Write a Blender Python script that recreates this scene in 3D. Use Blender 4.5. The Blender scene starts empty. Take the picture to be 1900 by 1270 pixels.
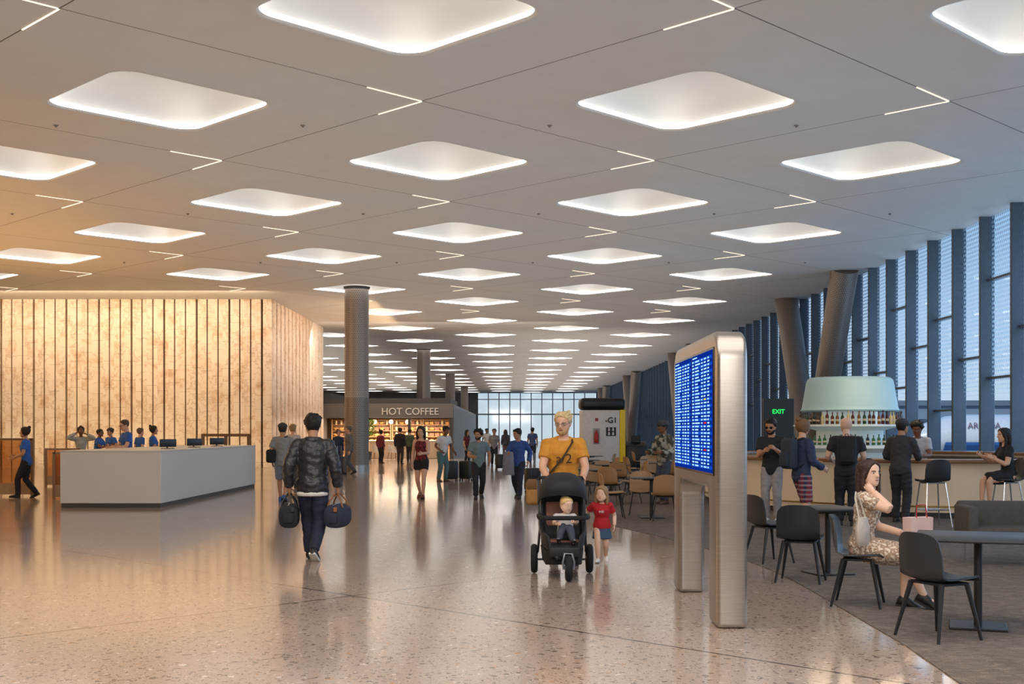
import bpy, bmesh, math, random
from mathutils import Vector, Matrix, noise
random.seed(7)
ZOOM=None
PI=math.pi; V=Vector
scene=bpy.context.scene; col=scene.collection
F=2230.0
def at(px,py):
    d=1.6*F/(py-800.0); return ((px-950)*d/F, d)
def lin(h):
    h=h.lstrip('#')
    if len(h)==3: h=''.join(c*2 for c in h)
    r=[]
    for i in (0,2,4):
        c=int(h[i:i+2],16)/255.0
        r.append(c/12.92 if c<=.04045 else ((c+.055)/1.055)**2.4)
    return (r[0],r[1],r[2],1)
# ---------------------------------------------------------------- materials
class NT:
    def __init__(s,name):
        s.m=bpy.data.materials.new(name); s.m.use_nodes=True; s.t=s.m.node_tree; s.t.nodes.clear()
        s.out=s.t.nodes.new('ShaderNodeOutputMaterial')
    def set(s,sock,v):
        if isinstance(v,bpy.types.NodeSocket): s.t.links.new(v,sock)
        else: sock.default_value=v
    def n(s,typ,props=None,ins=None):
        nd=s.t.nodes.new('ShaderNode'+typ)
        for k,v in (props or {}).items(): setattr(nd,k,v)
        for k,v in (ins or {}).items(): s.set(nd.inputs[k],v)
        return nd
    def ma(s,op,a,b=0.0,c=0.0):
        nd=s.n('Math',{'operation':op}); s.set(nd.inputs[0],a); s.set(nd.inputs[1],b); s.set(nd.inputs[2],c); return nd.outputs[0]
    def mix(s,f,a,b,bt='MIX'):
        nd=s.n('MixRGB',{'blend_type':bt},{'Fac':f,'Color1':a,'Color2':b}); return nd.outputs[0]
    def pos(s):
        g=s.n('NewGeometry'); x=s.n('SeparateXYZ',None,{0:g.outputs['Position']}); return g.outputs['Position'],x.outputs[0],x.outputs[1],x.outputs[2]
    def obj(s):
        g=s.n('TexCoord'); x=s.n('SeparateXYZ',None,{0:g.outputs['Object']}); return g.outputs['Object'],x.outputs[0],x.outputs[1],x.outputs[2]
    def noise(s,vec,scale,det=3,rough=.5):
        return s.n('TexNoise',None,{'Vector':vec,'Scale':scale,'Detail':det,'Roughness':rough}).outputs[0]
    def ramp(s,f,stops):
        nd=s.n('ValToRGB',None,{0:f}); e=nd.color_ramp.elements
        while len(e)<len(stops): e.new(.5)
        for q,(p,c) in zip(e,stops): q.position=p; q.color=c
        return nd.outputs[0]
    def bsdf(s,c,rough=.5,metal=0.0,emit=None,es=0.0,bump=None,bs=.2,bd=.01,coat=0.0,spec=.5):
        b=s.n('BsdfPrincipled',None,{'Base Color':c,'Roughness':rough,'Metallic':metal,'Coat Weight':coat,'Specular IOR Level':spec})
        if emit is not None: s.set(b.inputs['Emission Color'],emit); s.set(b.inputs['Emission Strength'],es)
        if bump is not None:
            bn=s.n('Bump',None,{'Height':bump,'Strength':bs,'Distance':bd}); s.set(b.inputs['Normal'],bn.outputs[0])
        s.t.links.new(b.outputs[0],s.out.inputs[0]); return b
MC={}
def mat(c,rough=.5,metal=0,var=.15,scale=8,emit=0,bump=0,coat=0,name=None):
    key=(c,rough,metal,var,scale,emit,bump,coat)
    if key in MC: return MC[key]
    t=NT(name or 'surface_'+c); o,x,y,z=t.obj(); C=lin(c); nz=t.noise(o,scale)
    dk=tuple(v*(1-var) for v in C[:3])+(1,); lt=tuple(min(1,v*(1+var)) for v in C[:3])+(1,)
    cc=t.mix(nz,dk,lt)
    t.bsdf(cc,rough,metal,cc if emit else None,emit,nz if bump else None,bump,.02,coat)
    MC[key]=t.m; return t.m
def cloth(c):
    if c in MC: return MC[c]
    if c=='plaid':
        t=NT('plaid_fabric'); o,x,y,z=t.obj()
        a=t.ma('GREATER_THAN',t.ma('PINGPONG',t.ma('MULTIPLY',x,14),.5),.3); b=t.ma('GREATER_THAN',t.ma('PINGPONG',t.ma('MULTIPLY',z,14),.5),.3)
        c1=t.mix(a,lin('7a2a35'),lin('26304e')); c2=t.mix(b,c1,lin('b9a6a6')); t.bsdf(t.mix(.45,c1,c2),.85); m=t.m
    elif c=='leather': m=mat('2a292c',.36,0,.25,26,0,.5)
    elif c in('camo','floral','check','redprint'):
        pal={'camo':('6d7268','a3a499','3c4038',9),'floral':('8a6a55','e0d2c0','b0957c',44),'check':('5b6b78','8fa1ad','46525c',30),'redprint':('5c1820','8a2a30','2c1014',30)}[c]
        t=NT(c+'_fabric'); o,x,y,z=t.obj(); nz=t.noise(o,pal[3],2)
        t.bsdf(t.ramp(nz,[(0,lin(pal[2])),(.44,lin(pal[2])),(.47,lin(pal[0])),(.5,lin(pal[0])),(.53,lin(pal[1]))]),.85); m=t.m
    else: m=mat(c,.8,0,.25,14,0,.35)
    MC[c]=m; return m
def emis(name,c,s):
    if name in MC: return MC[name]
    t=NT(name); o,x,y,z=t.obj(); nz=t.noise(o,3)
    cc=t.mix(nz,tuple(v*.95 for v in lin(c)[:3])+(1,),lin(c)); e=t.n('Emission',None,{'Color':cc,'Strength':s}); t.t.links.new(e.outputs[0],t.out.inputs[0]); MC[name]=t.m; return t.m
def seams(t,x,y,w):
    a=t.ma('PINGPONG',t.ma('DIVIDE',t.ma('ADD',t.ma('ADD',x,y),-19.2),9.1),.5)
    b=t.ma('PINGPONG',t.ma('DIVIDE',t.ma('ADD',t.ma('SUBTRACT',x,y),22.3),9.1),.5)
    return t.ma('LESS_THAN',t.ma('MULTIPLY',t.ma('MINIMUM',a,b),6.43),w)
def m_floor():
    t=NT('terrazzo'); p,x,y,z=t.pos()
    big=t.noise(p,.35,2); c=t.mix(big,lin('ab9788'),lin('bfac9c'))
    fine=t.noise(p,60,3); c=t.mix(t.ma('MULTIPLY',fine,.55),c,lin('857468'))
    for sc,th,c1,c2 in ((13,.33,'5a4a42','d3c6ba'),(22,.40,'453933','9c8a78'),(40,.44,'3c322d','d6c9bc')):
        w=t.n('TexNoise',None,{'Vector':p,'Scale':sc*1.6,'Detail':1})
        pv=t.n('MixRGB',None,{'Fac':.06,'Color1':p,'Color2':w.outputs['Color']}).outputs[0]
        v=t.n('TexVoronoi',None,{'Vector':pv,'Scale':sc}); s=t.n('SeparateXYZ',None,{0:v.outputs['Color']})
        m=t.ma('LESS_THAN',v.outputs['Distance'],t.ma('MULTIPLY',t.ma('SUBTRACT',s.outputs[0],.32),th*1.5))
        cc=t.ramp(s.outputs[1],[(0,lin(c1)),(.6,lin(c1)),(.75,lin(c2)),(.95,lin(c2)),(.97,lin('a9743f'))])
        c=t.mix(t.ma('MULTIPLY',m,.8),c,cc)
    c=t.mix(t.ma('MULTIPLY',seams(t,x,y,.014),.97),c,lin('2a211e'))
    t.bsdf(c,t.ma('ADD',t.ma('MULTIPLY',big,.08),.08),0,spec=.42); return t.m
def m_ceiling():
    t=NT('ceiling_plaster'); p,x,y,z=t.pos(); nz=t.noise(p,1.5,3)
    c=t.mix(nz,lin('c6c4c0'),lin('d0ceca')); c=t.mix(seams(t,x,y,.012),c,lin('5a5652')); t.bsdf(c,.65); return t.m
def m_carpet():
    t=NT('carpet_weave'); p,x,y,z=t.pos(); nz=t.noise(p,120,2); st=t.n('TexBrick',{'offset':.5},{'Vector':p,'Color1':lin('544a41'),'Color2':lin('827567'),'Mortar':lin('453c34'),'Scale':7,'Mortar Size':.02}).outputs[0]
    bl=t.ramp(t.noise(p,6,5,.75),[(.38,(0,0,0,1)),(.58,(1,1,1,1))]); c=t.mix(bl,lin('40372f'),st); c=t.mix(t.ma('MULTIPLY',nz,.55),c,lin('93867a')); t.bsdf(c,.95,bump=nz,bs=.7); return t.m
def m_marble():
    t=NT('pink_marble_panels'); p,x,y,z=t.pos()
    u=t.ma('ADD',x,y); cell=t.ma('FLOOR',t.ma('DIVIDE',u,.47)); wn=t.n('TexWhiteNoise',{'noise_dimensions':'1D'},{'W':cell})
    zz=t.ma('ADD',t.ma('DIVIDE',z,1.15),t.ma('MULTIPLY',wn.outputs[0],5)); ln=t.ma('LESS_THAN',t.ma('PINGPONG',zz,.5),.009)
    w2=t.n('TexWhiteNoise',{'noise_dimensions':'2D'},{'Vector':t.n('CombineXYZ',None,{0:cell,1:t.ma('FLOOR',t.ma('ADD',zz,.5))}).outputs[0]})
    off=t.n('VectorMath',{'operation':'MULTIPLY_ADD'},{0:w2.outputs['Color'],1:(.9,.9,.9),2:p}).outputs[0]
    cl=t.ramp(t.noise(off,1.3,7,.66),[(0,lin('f2e7d8')),(.5,lin('ecdccb')),(.6,lin('dfc4aa')),(.7,lin('c9a486')),(1,lin('b58a6e'))])
    v=t.noise(off,.9,6,.6); vein=t.ramp(v,[(0,(0,0,0,1)),(.475,(0,0,0,1)),(.5,(1,1,1,1)),(.525,(0,0,0,1))])
    c=t.mix(t.ma('MULTIPLY',vein,.5),cl,lin('b58a6c')); c=t.mix(t.ma('MULTIPLY',w2.outputs[0],.14),c,lin('dfc5b0')); c=t.mix(t.ma('MULTIPLY',ln,.4),c,lin('7a5f4c')); t.bsdf(c,.35); return t.m
def m_perf(R,p=.07):
    t=NT('perforated_steel'); o,x,y,z=t.obj()
    u=t.ma('MULTIPLY',t.ma('ARCTAN2',y,x),R/p); v=t.ma('DIVIDE',z,p); u=t.ma('ADD',u,t.ma('MULTIPLY',t.ma('FLOOR',v),.5))
    a=t.ma('SUBTRACT',t.ma('FRACT',u),.5); b=t.ma('SUBTRACT',t.ma('FRACT',v),.5)
    d=t.ma('ADD',t.ma('MULTIPLY',a,a),t.ma('MULTIPLY',b,b)); m=t.ma('LESS_THAN',d,.06)
    t.bsdf(t.mix(m,lin('9a8f86'),lin('443d38')),.42,t.ma('SUBTRACT',.4,t.ma('MULTIPLY',m,.3))); return t.m
def m_glass():
    t=NT('fritted_glass'); p,x,y,z=t.pos(); q=.12
    v=t.ma('DIVIDE',z,q); u=t.ma('ADD',t.ma('DIVIDE',y,q),t.ma('MULTIPLY',t.ma('FLOOR',v),.5))
    a=t.ma('SUBTRACT',t.ma('FRACT',u),.5); b=t.ma('SUBTRACT',t.ma('FRACT',v),.5); d=t.ma('ADD',t.ma('MULTIPLY',a,a),t.ma('MULTIPLY',b,b))
    th=t.ma('SMOOTH_MIN',t.ma('MAXIMUM',t.ma('MULTIPLY',t.ma('SUBTRACT',z,2.4),.10),0),.11,.01)
    m=t.ma('LESS_THAN',d,th)
    tr=t.n('BsdfTransparent',None,{'Color':lin('dbe8f2')}); gl=t.n('BsdfGlossy',None,{'Roughness':.03,'Color':(1,1,1,1)})
    df=t.n('BsdfDiffuse',None,{'Color':lin('7f8e9a')}); tl=t.n('BsdfTranslucent',None,{'Color':lin('a5b6c4')}); d2=t.n('MixShader',None,{0:.5,1:df.outputs[0],2:tl.outputs[0]})
    m1=t.n('MixShader',None,{0:.06,1:tr.outputs[0],2:gl.outputs[0]}); m2=t.n('MixShader',None,{0:m,1:m1.outputs[0],2:d2.outputs[0]})
    t.t.links.new(m2.outputs[0],t.out.inputs[0]); return t.m
def m_clear(c='dfe8ea'):
    t=NT('clear_glass'); o,x,y,z=t.obj(); nz=t.noise(o,2)
    tr=t.n('BsdfTransparent',None,{'Color':lin(c)}); gl=t.n('BsdfGlossy',None,{'Roughness':t.ma('MULTIPLY',nz,.1)})
    m=t.n('MixShader',None,{0:.1,1:tr.outputs[0],2:gl.outputs[0]}); t.t.links.new(m.outputs[0],t.out.inputs[0]); return t.m
def m_brushed():
    t=NT('brushed_steel'); o,x,y,z=t.obj(); s=t.n('CombineXYZ',None,{0:t.ma('MULTIPLY',x,3),1:t.ma('MULTIPLY',y,3),2:t.ma('MULTIPLY',z,160)}).outputs[0]
    nz=t.noise(s,1,2); t.bsdf(t.mix(nz,lin('9c9690'),lin('bfb9b2')),t.ma('ADD',t.ma('MULTIPLY',nz,.12),.26),.88); return t.m
def m_wood(a,b):
    t=NT('wood_grain'); o,x,y,z=t.obj(); s=t.n('CombineXYZ',None,{0:t.ma('MULTIPLY',x,2),1:t.ma('MULTIPLY',y,2),2:t.ma('MULTIPLY',z,30)}).outputs[0]
    nz=t.noise(s,1.5,4); t.bsdf(t.mix(nz,lin(a),lin(b)),.45); return t.m
BLK=mat('1d1e20',.45); BLKM=mat('17181a',.35); STEEL=m_brushed(); WOOD=m_wood('6e4a30','8f6644'); DARK=mat('2c2d2f',.5); WHITE=mat('e6e0d8',.45)
CHROME=mat('b9bcc0',.2,.9); PERF=m_perf(.48); CLEAR=m_clear(); RUB=mat('141414',.8)
# ---------------------------------------------------------------- mesh builder
class MB:
    def __init__(s): s.v=[]; s.f=[]; s.m=[]; s.cm=0
    def add(s,vs,fs,M=None):
        b=len(s.v)
        s.v+=[(M@V(q)) if M is not None else V(q) for q in vs]
        s.f+=[tuple(b+i for i in f) for f in fs]; s.m+=[s.cm]*len(fs); return s
    def box(s,x0,x1,y0,y1,z0,z1,M=None):
        return s.add([(x,y,z) for z in (z0,z1) for y in (y0,y1) for x in (x0,x1)],[(0,2,3,1),(4,5,7,6),(0,1,5,4),(2,6,7,3),(0,4,6,2),(1,3,7,5)],M)
    def loft(s,R,cap=True,loop=False,M=None):
        n=len(R[0]); vs=[p for r in R for p in r]; fs=[]; K=len(R)
        for k in range(K if loop else K-1):
            a=k*n; b=((k+1)%K)*n
            for i in range(n): j=(i+1)%n; fs.append((a+i,a+j,b+j,b+i))
        if cap and not loop: fs+=[tuple(range(n-1,-1,-1)),tuple(range((K-1)*n,K*n))]
        return s.add(vs,fs,M)
    def tube(s,pts,rad,n=10,M=None,rnd=False,flat=1.0):
        pts=[V(p) for p in pts]; K=len(pts)
        if not isinstance(rad,(list,tuple)): rad=[rad]*K
        if rnd:
            d0=(pts[0]-pts[1]).normalized(); d1=(pts[-1]-pts[-2]).normalized()
            pts=[pts[0]+d0*rad[0]*.9,pts[0]+d0*rad[0]*.6]+pts+[pts[-1]+d1*rad[-1]*.6,pts[-1]+d1*rad[-1]*.9]
            rad=[rad[0]*.4,rad[0]*.8]+list(rad)+[rad[-1]*.8,rad[-1]*.4]; K+=4
        R=[]; pr=None
        for k in range(K):
            d=(pts[min(k+1,K-1)]-pts[max(k-1,0)])
            d=d.normalized() if d.length>1e-9 else V((0,0,1))
            if pr is None: pr=d.orthogonal().normalized()
            pr=(pr-d*pr.dot(d)); pr=pr.normalized() if pr.length>1e-6 else d.orthogonal().normalized()
            q=d.cross(pr)
            R.append([pts[k]+(pr*math.cos(2*PI*i/n)+q*math.sin(2*PI*i/n)*flat)*rad[k] for i in range(n)])
        return s.loft(R,True,False,M)
    def lathe(s,prof,n=24,M=None,loop=False):
        return s.loft([[V((r*math.cos(2*PI*i/n),r*math.sin(2*PI*i/n),z)) for i in range(n)] for r,z in prof],True,loop,M)
    def prism(s,poly,z0,z1,M=None):
        return s.loft([[V((x,y,z0)) for x,y in poly],[V((x,y,z1)) for x,y in poly]],True,False,M)
    def ell(s,c,r,n=14,m=8,M=None):
        if not isinstance(r,(tuple,list)): r=(r,r,r)
        R=[]
        for k in range(m+1):
            a=-PI/2+PI*k/m; q=max(math.cos(a),.02)
            R.append([V((c[0]+r[0]*q*math.cos(2*PI*i/n),c[1]+r[1]*q*math.sin(2*PI*i/n),c[2]+r[2]*math.sin(a))) for i in range(n)])
        return s.loft(R,True,False,M)
    def scale(s,h): s.v=[q*h for q in s.v]; return s
    def mesh(s,name,mats,smooth=None,bevel=None,sol=0):
        me=bpy.data.meshes.new(name); me.from_pydata([tuple(q) for q in s.v],[],s.f)
        me.polygons.foreach_set('material_index',s.m)
        for m in (mats if isinstance(mats,(list,tuple)) else [mats]): me.materials.append(m)
        bm=bmesh.new(); bm.from_mesh(me)
        bmesh.ops.recalc_face_normals(bm,faces=bm.faces)
        if sol: bmesh.ops.solidify(bm,geom=list(bm.faces),thickness=sol)
        if bevel:
            ed=[e for e in bm.edges if e.is_manifold and e.calc_face_angle(0)>.6]
            bmesh.ops.bevel(bm,geom=ed,offset=bevel[0],segments=bevel[1],affect='EDGES',profile=.5)
        bm.to_mesh(me); bm.free()
        if smooth is None: smooth=.7
        if smooth:
            me.polygons.foreach_set('use_smooth',[True]*len(me.polygons)); me.set_sharp_from_angle(angle=smooth)
        me.update(); return me
    def build(s,name,mats,parent=None,**k): return new(name,s.mesh(name,mats,**k),parent)
def new(name,me,parent=None):
    o=bpy.data.objects.new(name,me); col.objects.link(o)
    if parent: o.parent=parent
    return o
def tag(o,label,cat,group=None,kind=None):
    o['label']=label; o['category']=cat
    if group: o['group']=group
    if kind: o['kind']=kind
    return o
def thing(name,label,cat,loc=(0,0,0),rz=0,group=None):
    o=new(name,None); o.location=loc; o.rotation_euler=(0,0,rz); o.empty_display_size=.1
    return tag(o,label,cat,group)
def struct(o): o['kind']='structure'; return o
CACHE={}
def inst(key,builder,name,label,cat,loc,rz=0,group=None):
    if key not in CACHE: CACHE[key]=builder()
    r=thing(name,label,cat,loc,rz,group)
    for it in CACHE[key]:
        c=new(it[0],it[1],r)
        for q in it[2:]: new(q[0],q[1],c)
    return r
def textmesh(txt,size,m,ext=.01,off=0.0):
    cu=bpy.data.curves.new('lettering','FONT'); cu.body=txt; cu.size=size; cu.extrude=ext; cu.offset=off; cu.align_x='CENTER'; cu.align_y='CENTER'
    o=bpy.data.objects.new('tmp',cu); col.objects.link(o)
    me=bpy.data.meshes.new_from_object(o.evaluated_get(bpy.context.evaluated_depsgraph_get())); bpy.data.objects.remove(o)
    me.materials.clear(); me.materials.append(m); return me
# ---------------------------------------------------------------- people
def bake(mb,vox,sm=4,amp=0):
    me=bpy.data.meshes.new('t'); me.from_pydata([tuple(q) for q in mb.v],[],mb.f)
    bm=bmesh.new(); bm.from_mesh(me); bmesh.ops.recalc_face_normals(bm,faces=bm.faces); bm.to_mesh(me); bm.free()
    o=new('t',me); r=o.modifiers.new('r','REMESH'); r.mode='VOXEL'; r.voxel_size=vox
    s=o.modifiers.new('s','SMOOTH'); s.factor=.5; s.iterations=sm
    e=o.evaluated_get(bpy.context.evaluated_depsgraph_get()); out=bpy.data.meshes.new_from_object(e); bpy.data.objects.remove(o)
    R=MB(); R.v=[q.co+q.normal*(amp*(noise.noise(V((q.co.x*10,q.co.y*10,q.co.z*20)))+.25)) if amp else q.co.copy() for q in out.vertices]
    R.f=[tuple(p.vertices) for p in out.polygons]; R.m=[0]*len(R.f); bpy.data.meshes.remove(out); return R
def ik(a,b,l1,l2,pole):
    d=b-a; L=min(max(d.length,abs(l1-l2)+.01),(l1+l2)*.998); d=d.normalized(); b=a+d*L
    x=(l1*l1-l2*l2+L*L)/(2*L); hh=math.sqrt(max(l1*l1-x*x,0)); pp=pole-d*pole.dot(d); pp=pp.normalized() if pp.length>1e-5 else d.orthogonal()
    return a+d*x+pp*hh,b
TM=[(.465,.060,.056,0),(.49,.086,.062,0),(.53,.091,.064,.003),(.58,.083,.057,0),(.63,.083,.056,-.002),(.69,.091,.062,-.004),(.74,.097,.066,-.004),(.775,.096,.059,0),(.80,.080,.050,.004),(.82,.055,.044,.005),(.836,.042,.039,.006)]
TF=[(.465,.062,.058,0),(.49,.091,.065,.003),(.53,.094,.067,.006),(.58,.079,.055,0),(.63,.070,.049,0),(.69,.079,.060,-.008),(.735,.085,.068,-.012),(.775,.083,.052,0),(.80,.068,.045,.003),(.82,.048,.04,.005),(.834,.038,.036,.006)]
HT=[(0,.12,.36,-.12),(.06,.2,.40,.02),(.15,.27,.41,.14),(.25,.30,.42,.26),(.35,.325,.43,.36),(.45,.34,.43,.42),(.55,.35,.43,.46),(.65,.36,.44,.48),(.75,.355,.425,.475),(.85,.31,.36,.42),(.93,.22,.25,.32),(1.0,.05,.05,.08)]
KID=[0]
def hint(t):
    for a,b in zip(HT,HT[1:]):
        if t<=b[0]+1e-9:
            k=(t-a[0])/(b[0]-a[0]); r=[a[i]+(b[i]-a[i])*k for i in (1,2,3)]
            if KID[0]: r[0]*=1.04+.2*g(t-.24,.18)
            return r
    return HT[-1][1:]
def g(x,s): return math.exp(-(x/s)**2)
def headpt(t,th,off=0,face=True):
    w,fr,bk=hint(t); yc=(bk-fr)/2; hd=(bk+fr)/2; d=0
    if face:
        if .33<t<.6: d+=(.4 if KID[0] else 1)*g(th,.17)*(.13 if t<.37 else .13-.1*(t-.37)/.2)*min(1,(t-.33)/.03)
        d-=(.02 if KID[0] else .04)*g(abs(th)-.42,.2)*g(t-.51,.045); d+=(0 if KID[0] else .018)*g(th,.6)*g(t-.585,.035)
        d+=.022*g(th,.32)*g(t-.21,.05); d-=.02*g(th,.3)*g(t-.225,.012); d+=.02*g(th,.3)*g(t-.05,.05)
    return V(((w+off)*math.sin(th),yc-(hd+off)*math.cos(th)-d,t+off*(t-.35)*1.3))
def hand(mb,w,d,nr,side,S,curl):
    d=d.normalized(); a=d.cross(nr)
    a=a.normalized() if a.length>1e-4 else d.orthogonal().normalized()
    nr=a.cross(d).normalized(); ta=a*(-side)
    R=[]
    for q,rx,ry in ((-.06,.13,.10),(.08,.16,.11),(.28,.215,.10),(.48,.20,.075),(.53,.15,.05)):
        c=w+d*q*S; R.append([c+a*(rx*S*math.cos(2*PI*i/10))+nr*(ry*S*math.sin(2*PI*i/10)) for i in range(10)])
    mb.loft(R)
    for k,(o,l) in enumerate(((.155,.92),(.052,1.0),(-.052,.95),(-.15,.76))):
        p=w+d*.46*S+ta*o*S; pts=[p]
        for ph,ln in ((.5,.22),(1.3,.15),(2.0,.11)):
            f=ph*curl*(1+.06*k); p=p+(d*math.cos(f)+nr*math.sin(f)+ta*(o*.25*(1-min(1,curl)))).normalized()*ln*l*S; pts.append(p)
        mb.tube(pts,[.05*S,.048*S,.043*S,.032*S],6,rnd=True)
    p=w+d*.12*S+ta*.13*S; q=p+(d*.65+ta*.65+nr*.35).normalized()*.24*S; e=q+(d*.85+ta*.2+nr*(.2+.4*curl)).normalized()*.2*S
    mb.tube([p,q,e],[.07*S,.052*S,.038*S],6,rnd=True)
SK={'light':'d9a88a','pale':'e6bda3','tan':'b98766','brown':'7a5138','dark':'573726'}
BLONDE=('c9a25e','d8b878','d2ba8a','9c7a52')
def person(label,pos,rz=0,h=1.75,f=0,skin='light',hair=('short','1f1814'),top=('tee','555555'),bot=('trousers','23252b'),shoe='1f1f20',pel=.507,lean=.03,
           feet=((.055,-.03,0,0),(-.055,.03,0,0)),wr=(None,None),pole=(None,None),curl=(.5,.5),head=(0,0),vox=.014,b=1.0,hs=1.0,beard=None,glasses=None,seat=0,group=None,pn=(None,None),graphic=None):
    if len(pos)==2: pos=(pos[0],pos[1],0)
    KID[0]=1 if hs>1.2 else 0
    root=thing('person',label,'person',pos,rz,group)
    P=V((0,0,pel)); u=V((0,-math.sin(lean),math.cos(lean))); r=V((1,0,0)); fw=V((0,-math.cos(lean),-math.sin(lean)))
    T=lambda z: P+u*(z-.515)
    tab=TF if f else TM; sw=.088 if f else .099; n=18
    ring=lambda c,rx,ry: [c+r*(rx*math.cos(2*PI*i/n))+fw*(ry*math.sin(2*PI*i/n)) for i in range(n)]
    def torso(mb,z0,z1,e): mb.loft([ring(T(z)-fw*yo,(rx+e)*b,(ry+e)*b) for z,rx,ry,yo in tab if z0-.001<=z<=z1])
    J={}
    for k,sd in ((0,1),(1,-1)):
        hip=P+V((sd*.046,0,-.012)); x,y,lf,pt=feet[k]; kn,an=ik(hip,V((x,y,.045+lf)),.234,.230,V((sd*.12,-1,.25)))
        sh=T(.79)+r*sd*sw*b; tg=V(wr[k]) if wr[k] else sh+V((sd*.035,-.015,-.298))
        el,wt=ik(sh,tg,.165,.145,V(pole[k]) if pole[k] else V((sd*.45,1,-.2))); J[k]=(sd,hip,kn,an,pt,sh,el,wt)
    def sleeves(mb,frac,e,cuff=0):
        for k in (0,1):
            sd,hip,kn,an,pt,sh,el,wt=J[k]
            mb.tube([T(.822)+r*sd*.02,sh.lerp(T(.82),.45),sh+u*.002],[.018+e,.025+e,(.031+e)*b],n=12)
            if frac<=1: mb.tube([sh,sh.lerp(el,frac*.5),sh.lerp(el,frac)],[(.033+e)*b,(.031+e)*b,(.030+e*1.3)*b],12,rnd=False); mb.ell(sh,(.033+e)*b)
            else:
                w2=el.lerp(wt,frac-1); mb.tube([sh,sh.lerp(el,.5),sh.lerp(el,.93),el.lerp(w2,.1),el.lerp(w2,.5),w2],[(q+e)*b for q in (.033,.031,.026,.026,.024,.021)],12); mb.ell(sh,(.033+e)*b)
    def legs(mb,rad,frac):
        for k in (0,1):
            sd,hip,kn,an,pt,sh,el,wt=J[k]
            pts=[hip+V((0,0,.02)),hip.lerp(kn,.5),hip.lerp(kn,.94),kn.lerp(an,.08),kn.lerp(an,.35),an]
            if frac<1: pts=[hip+V((0,0,.02)),hip.lerp(kn,frac*.5),hip.lerp(kn,frac)]; mb.tube(pts,[rad[0]*b,rad[1]*b,rad[2]*b],14)
            else: mb.tube(pts,[q*b for q in rad],14)
            mb.ell(hip+V((0,0,.01)),rad[0]*b)
    bd=MB(); torso(bd,.46,.84,0); sleeves(bd,2,-.001); legs(bd,(.053,.045,.033,.032,.032,.020),1)
    kid=1 if hs<1.2 else .8
    bd.tube([T(.79),T(.83),T(.862)+u*.035],[.040*kid,.034*kid,.031*kid] if not f else [.034*kid,.028*kid,.027*kid],12)
    for k in (0,1):
        an=J[k][3]; bd.tube([an,an+V((0,.005,-.02)),an+V((0,-.05,-.03))],[.02,.022,.014],8)
    bd.scale(h); bd=bake(bd,vox,3)
    ex=MB(); s=.141*hs
    Mh=Matrix.Translation(T(.860)+fw*.006)@Matrix.Rotation(head[0],4,'Z')@Matrix.Rotation(head[1],4,'X')@Matrix.Scale(s,4)
    na=30; ts=[0,.03,.07,.12,.17,.20,.225,.25,.3,.335,.37,.41,.45,.49,.53,.57,.61,.67,.74,.81,.87,.92,.96,.99,1.0]
    ths=[]
    for i in range(na): q=2*PI*i/na-PI; ths.append(q-.35*math.sin(q))
    ex.loft([[headpt(t,q) for q in ths] for t in ts],M=Mh)
    for sd in (1,-1): ex.ell((sd*.345,.02,.47),(.035,.07,.11),8,6,Mh)
    ex.cm=3; ex.ell((0,-.425,.223),(.10 if not KID[0] else .07,.025,.022),8,4,Mh)
    for sd in (1,-1):
        ex.cm=1; ex.ell((sd*.155,-.385,.51),(.06,.03,.03),8,6,Mh); ex.cm=2; ex.ell((sd*.155,-.408,.51),(.026,.015,.026),8,6,Mh)
        if not KID[0]: ex.tube([(sd*.07,-.445,.575),(sd*.16,-.435,.59),(sd*.24,-.385,.575)],.016,5,Mh)
    ex.cm=0
    for k in (0,1):
        sd,hip,kn,an,pt,sh,el,wt=J[k]; nr=V(pn[k]) if pn[k] else V((-sd,-.1,0)); hand(ex,wt,wt-el,nr,sd,.105,curl[k])
    ex.scale(h); base=len(bd.v); bd.v+=ex.v; bd.f+=[tuple(base+i for i in q) for q in ex.f]; bd.m+=ex.m
    bd.build('body',[mat(SK[skin],.5,0,.08,20),mat('e8e4dc',.3),mat('20150f' if hair[1] not in BLONDE else '6a5438',.5),mat('a5604f',.5)],root,smooth=1.5)
    # hair
    hk,hc=hair; hm=mat(hc,.6,0,.35,40,0,.6)
    if hk!='bald':
        hb=MB(); nn=36; d0={'short':.045,'crop':.028,'long':.06,'bun':.05,'curly':.10,'messy':.05,'cap':.03,'hat':.03}.get(hk,.05)
        def hl(a):
            jag=.035*noise.noise(V((a*5,1.3,0))); a=abs(a); pts=[(0,.80),(.7,.79),(1.0,.63),(1.3,.47),(1.75,.42),(2.2,.22),(3.2,.16)]
            if hk in('crop','messy'): pts=[(0,.86),(.6,.83),(.95,.70),(1.3,.52),(1.75,.47),(2.2,.26),(3.2,.2)]
            if hk in('long','bun'): pts=[(0,.86),(.5,.80),(.85,.62),(1.1,.35),(1.75,.2),(2.2,.15),(3.2,.1)]
            for p,q in zip(pts,pts[1:]):
                if a<=q[0]: return p[1]+(q[1]-p[1])*(a-p[0])/(q[0]-p[0])+jag
            return .16
        R=[]
        for k in range(12):
            kk=k/11; row=[]
            for i in range(nn):
                a=2*PI*i/nn-PI; t=hl(a)+(1-hl(a))*kk; o=d0*min(1,.25+kk*4); nz=noise.noise(V((math.sin(a)*5,math.cos(a)*5,t*9)))
                row.append(headpt(t,a,o*(1+(.7 if hk in('messy','curly') else .3)*nz),False))
            R.append(row)
        hb.loft(R,M=Mh)
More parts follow.
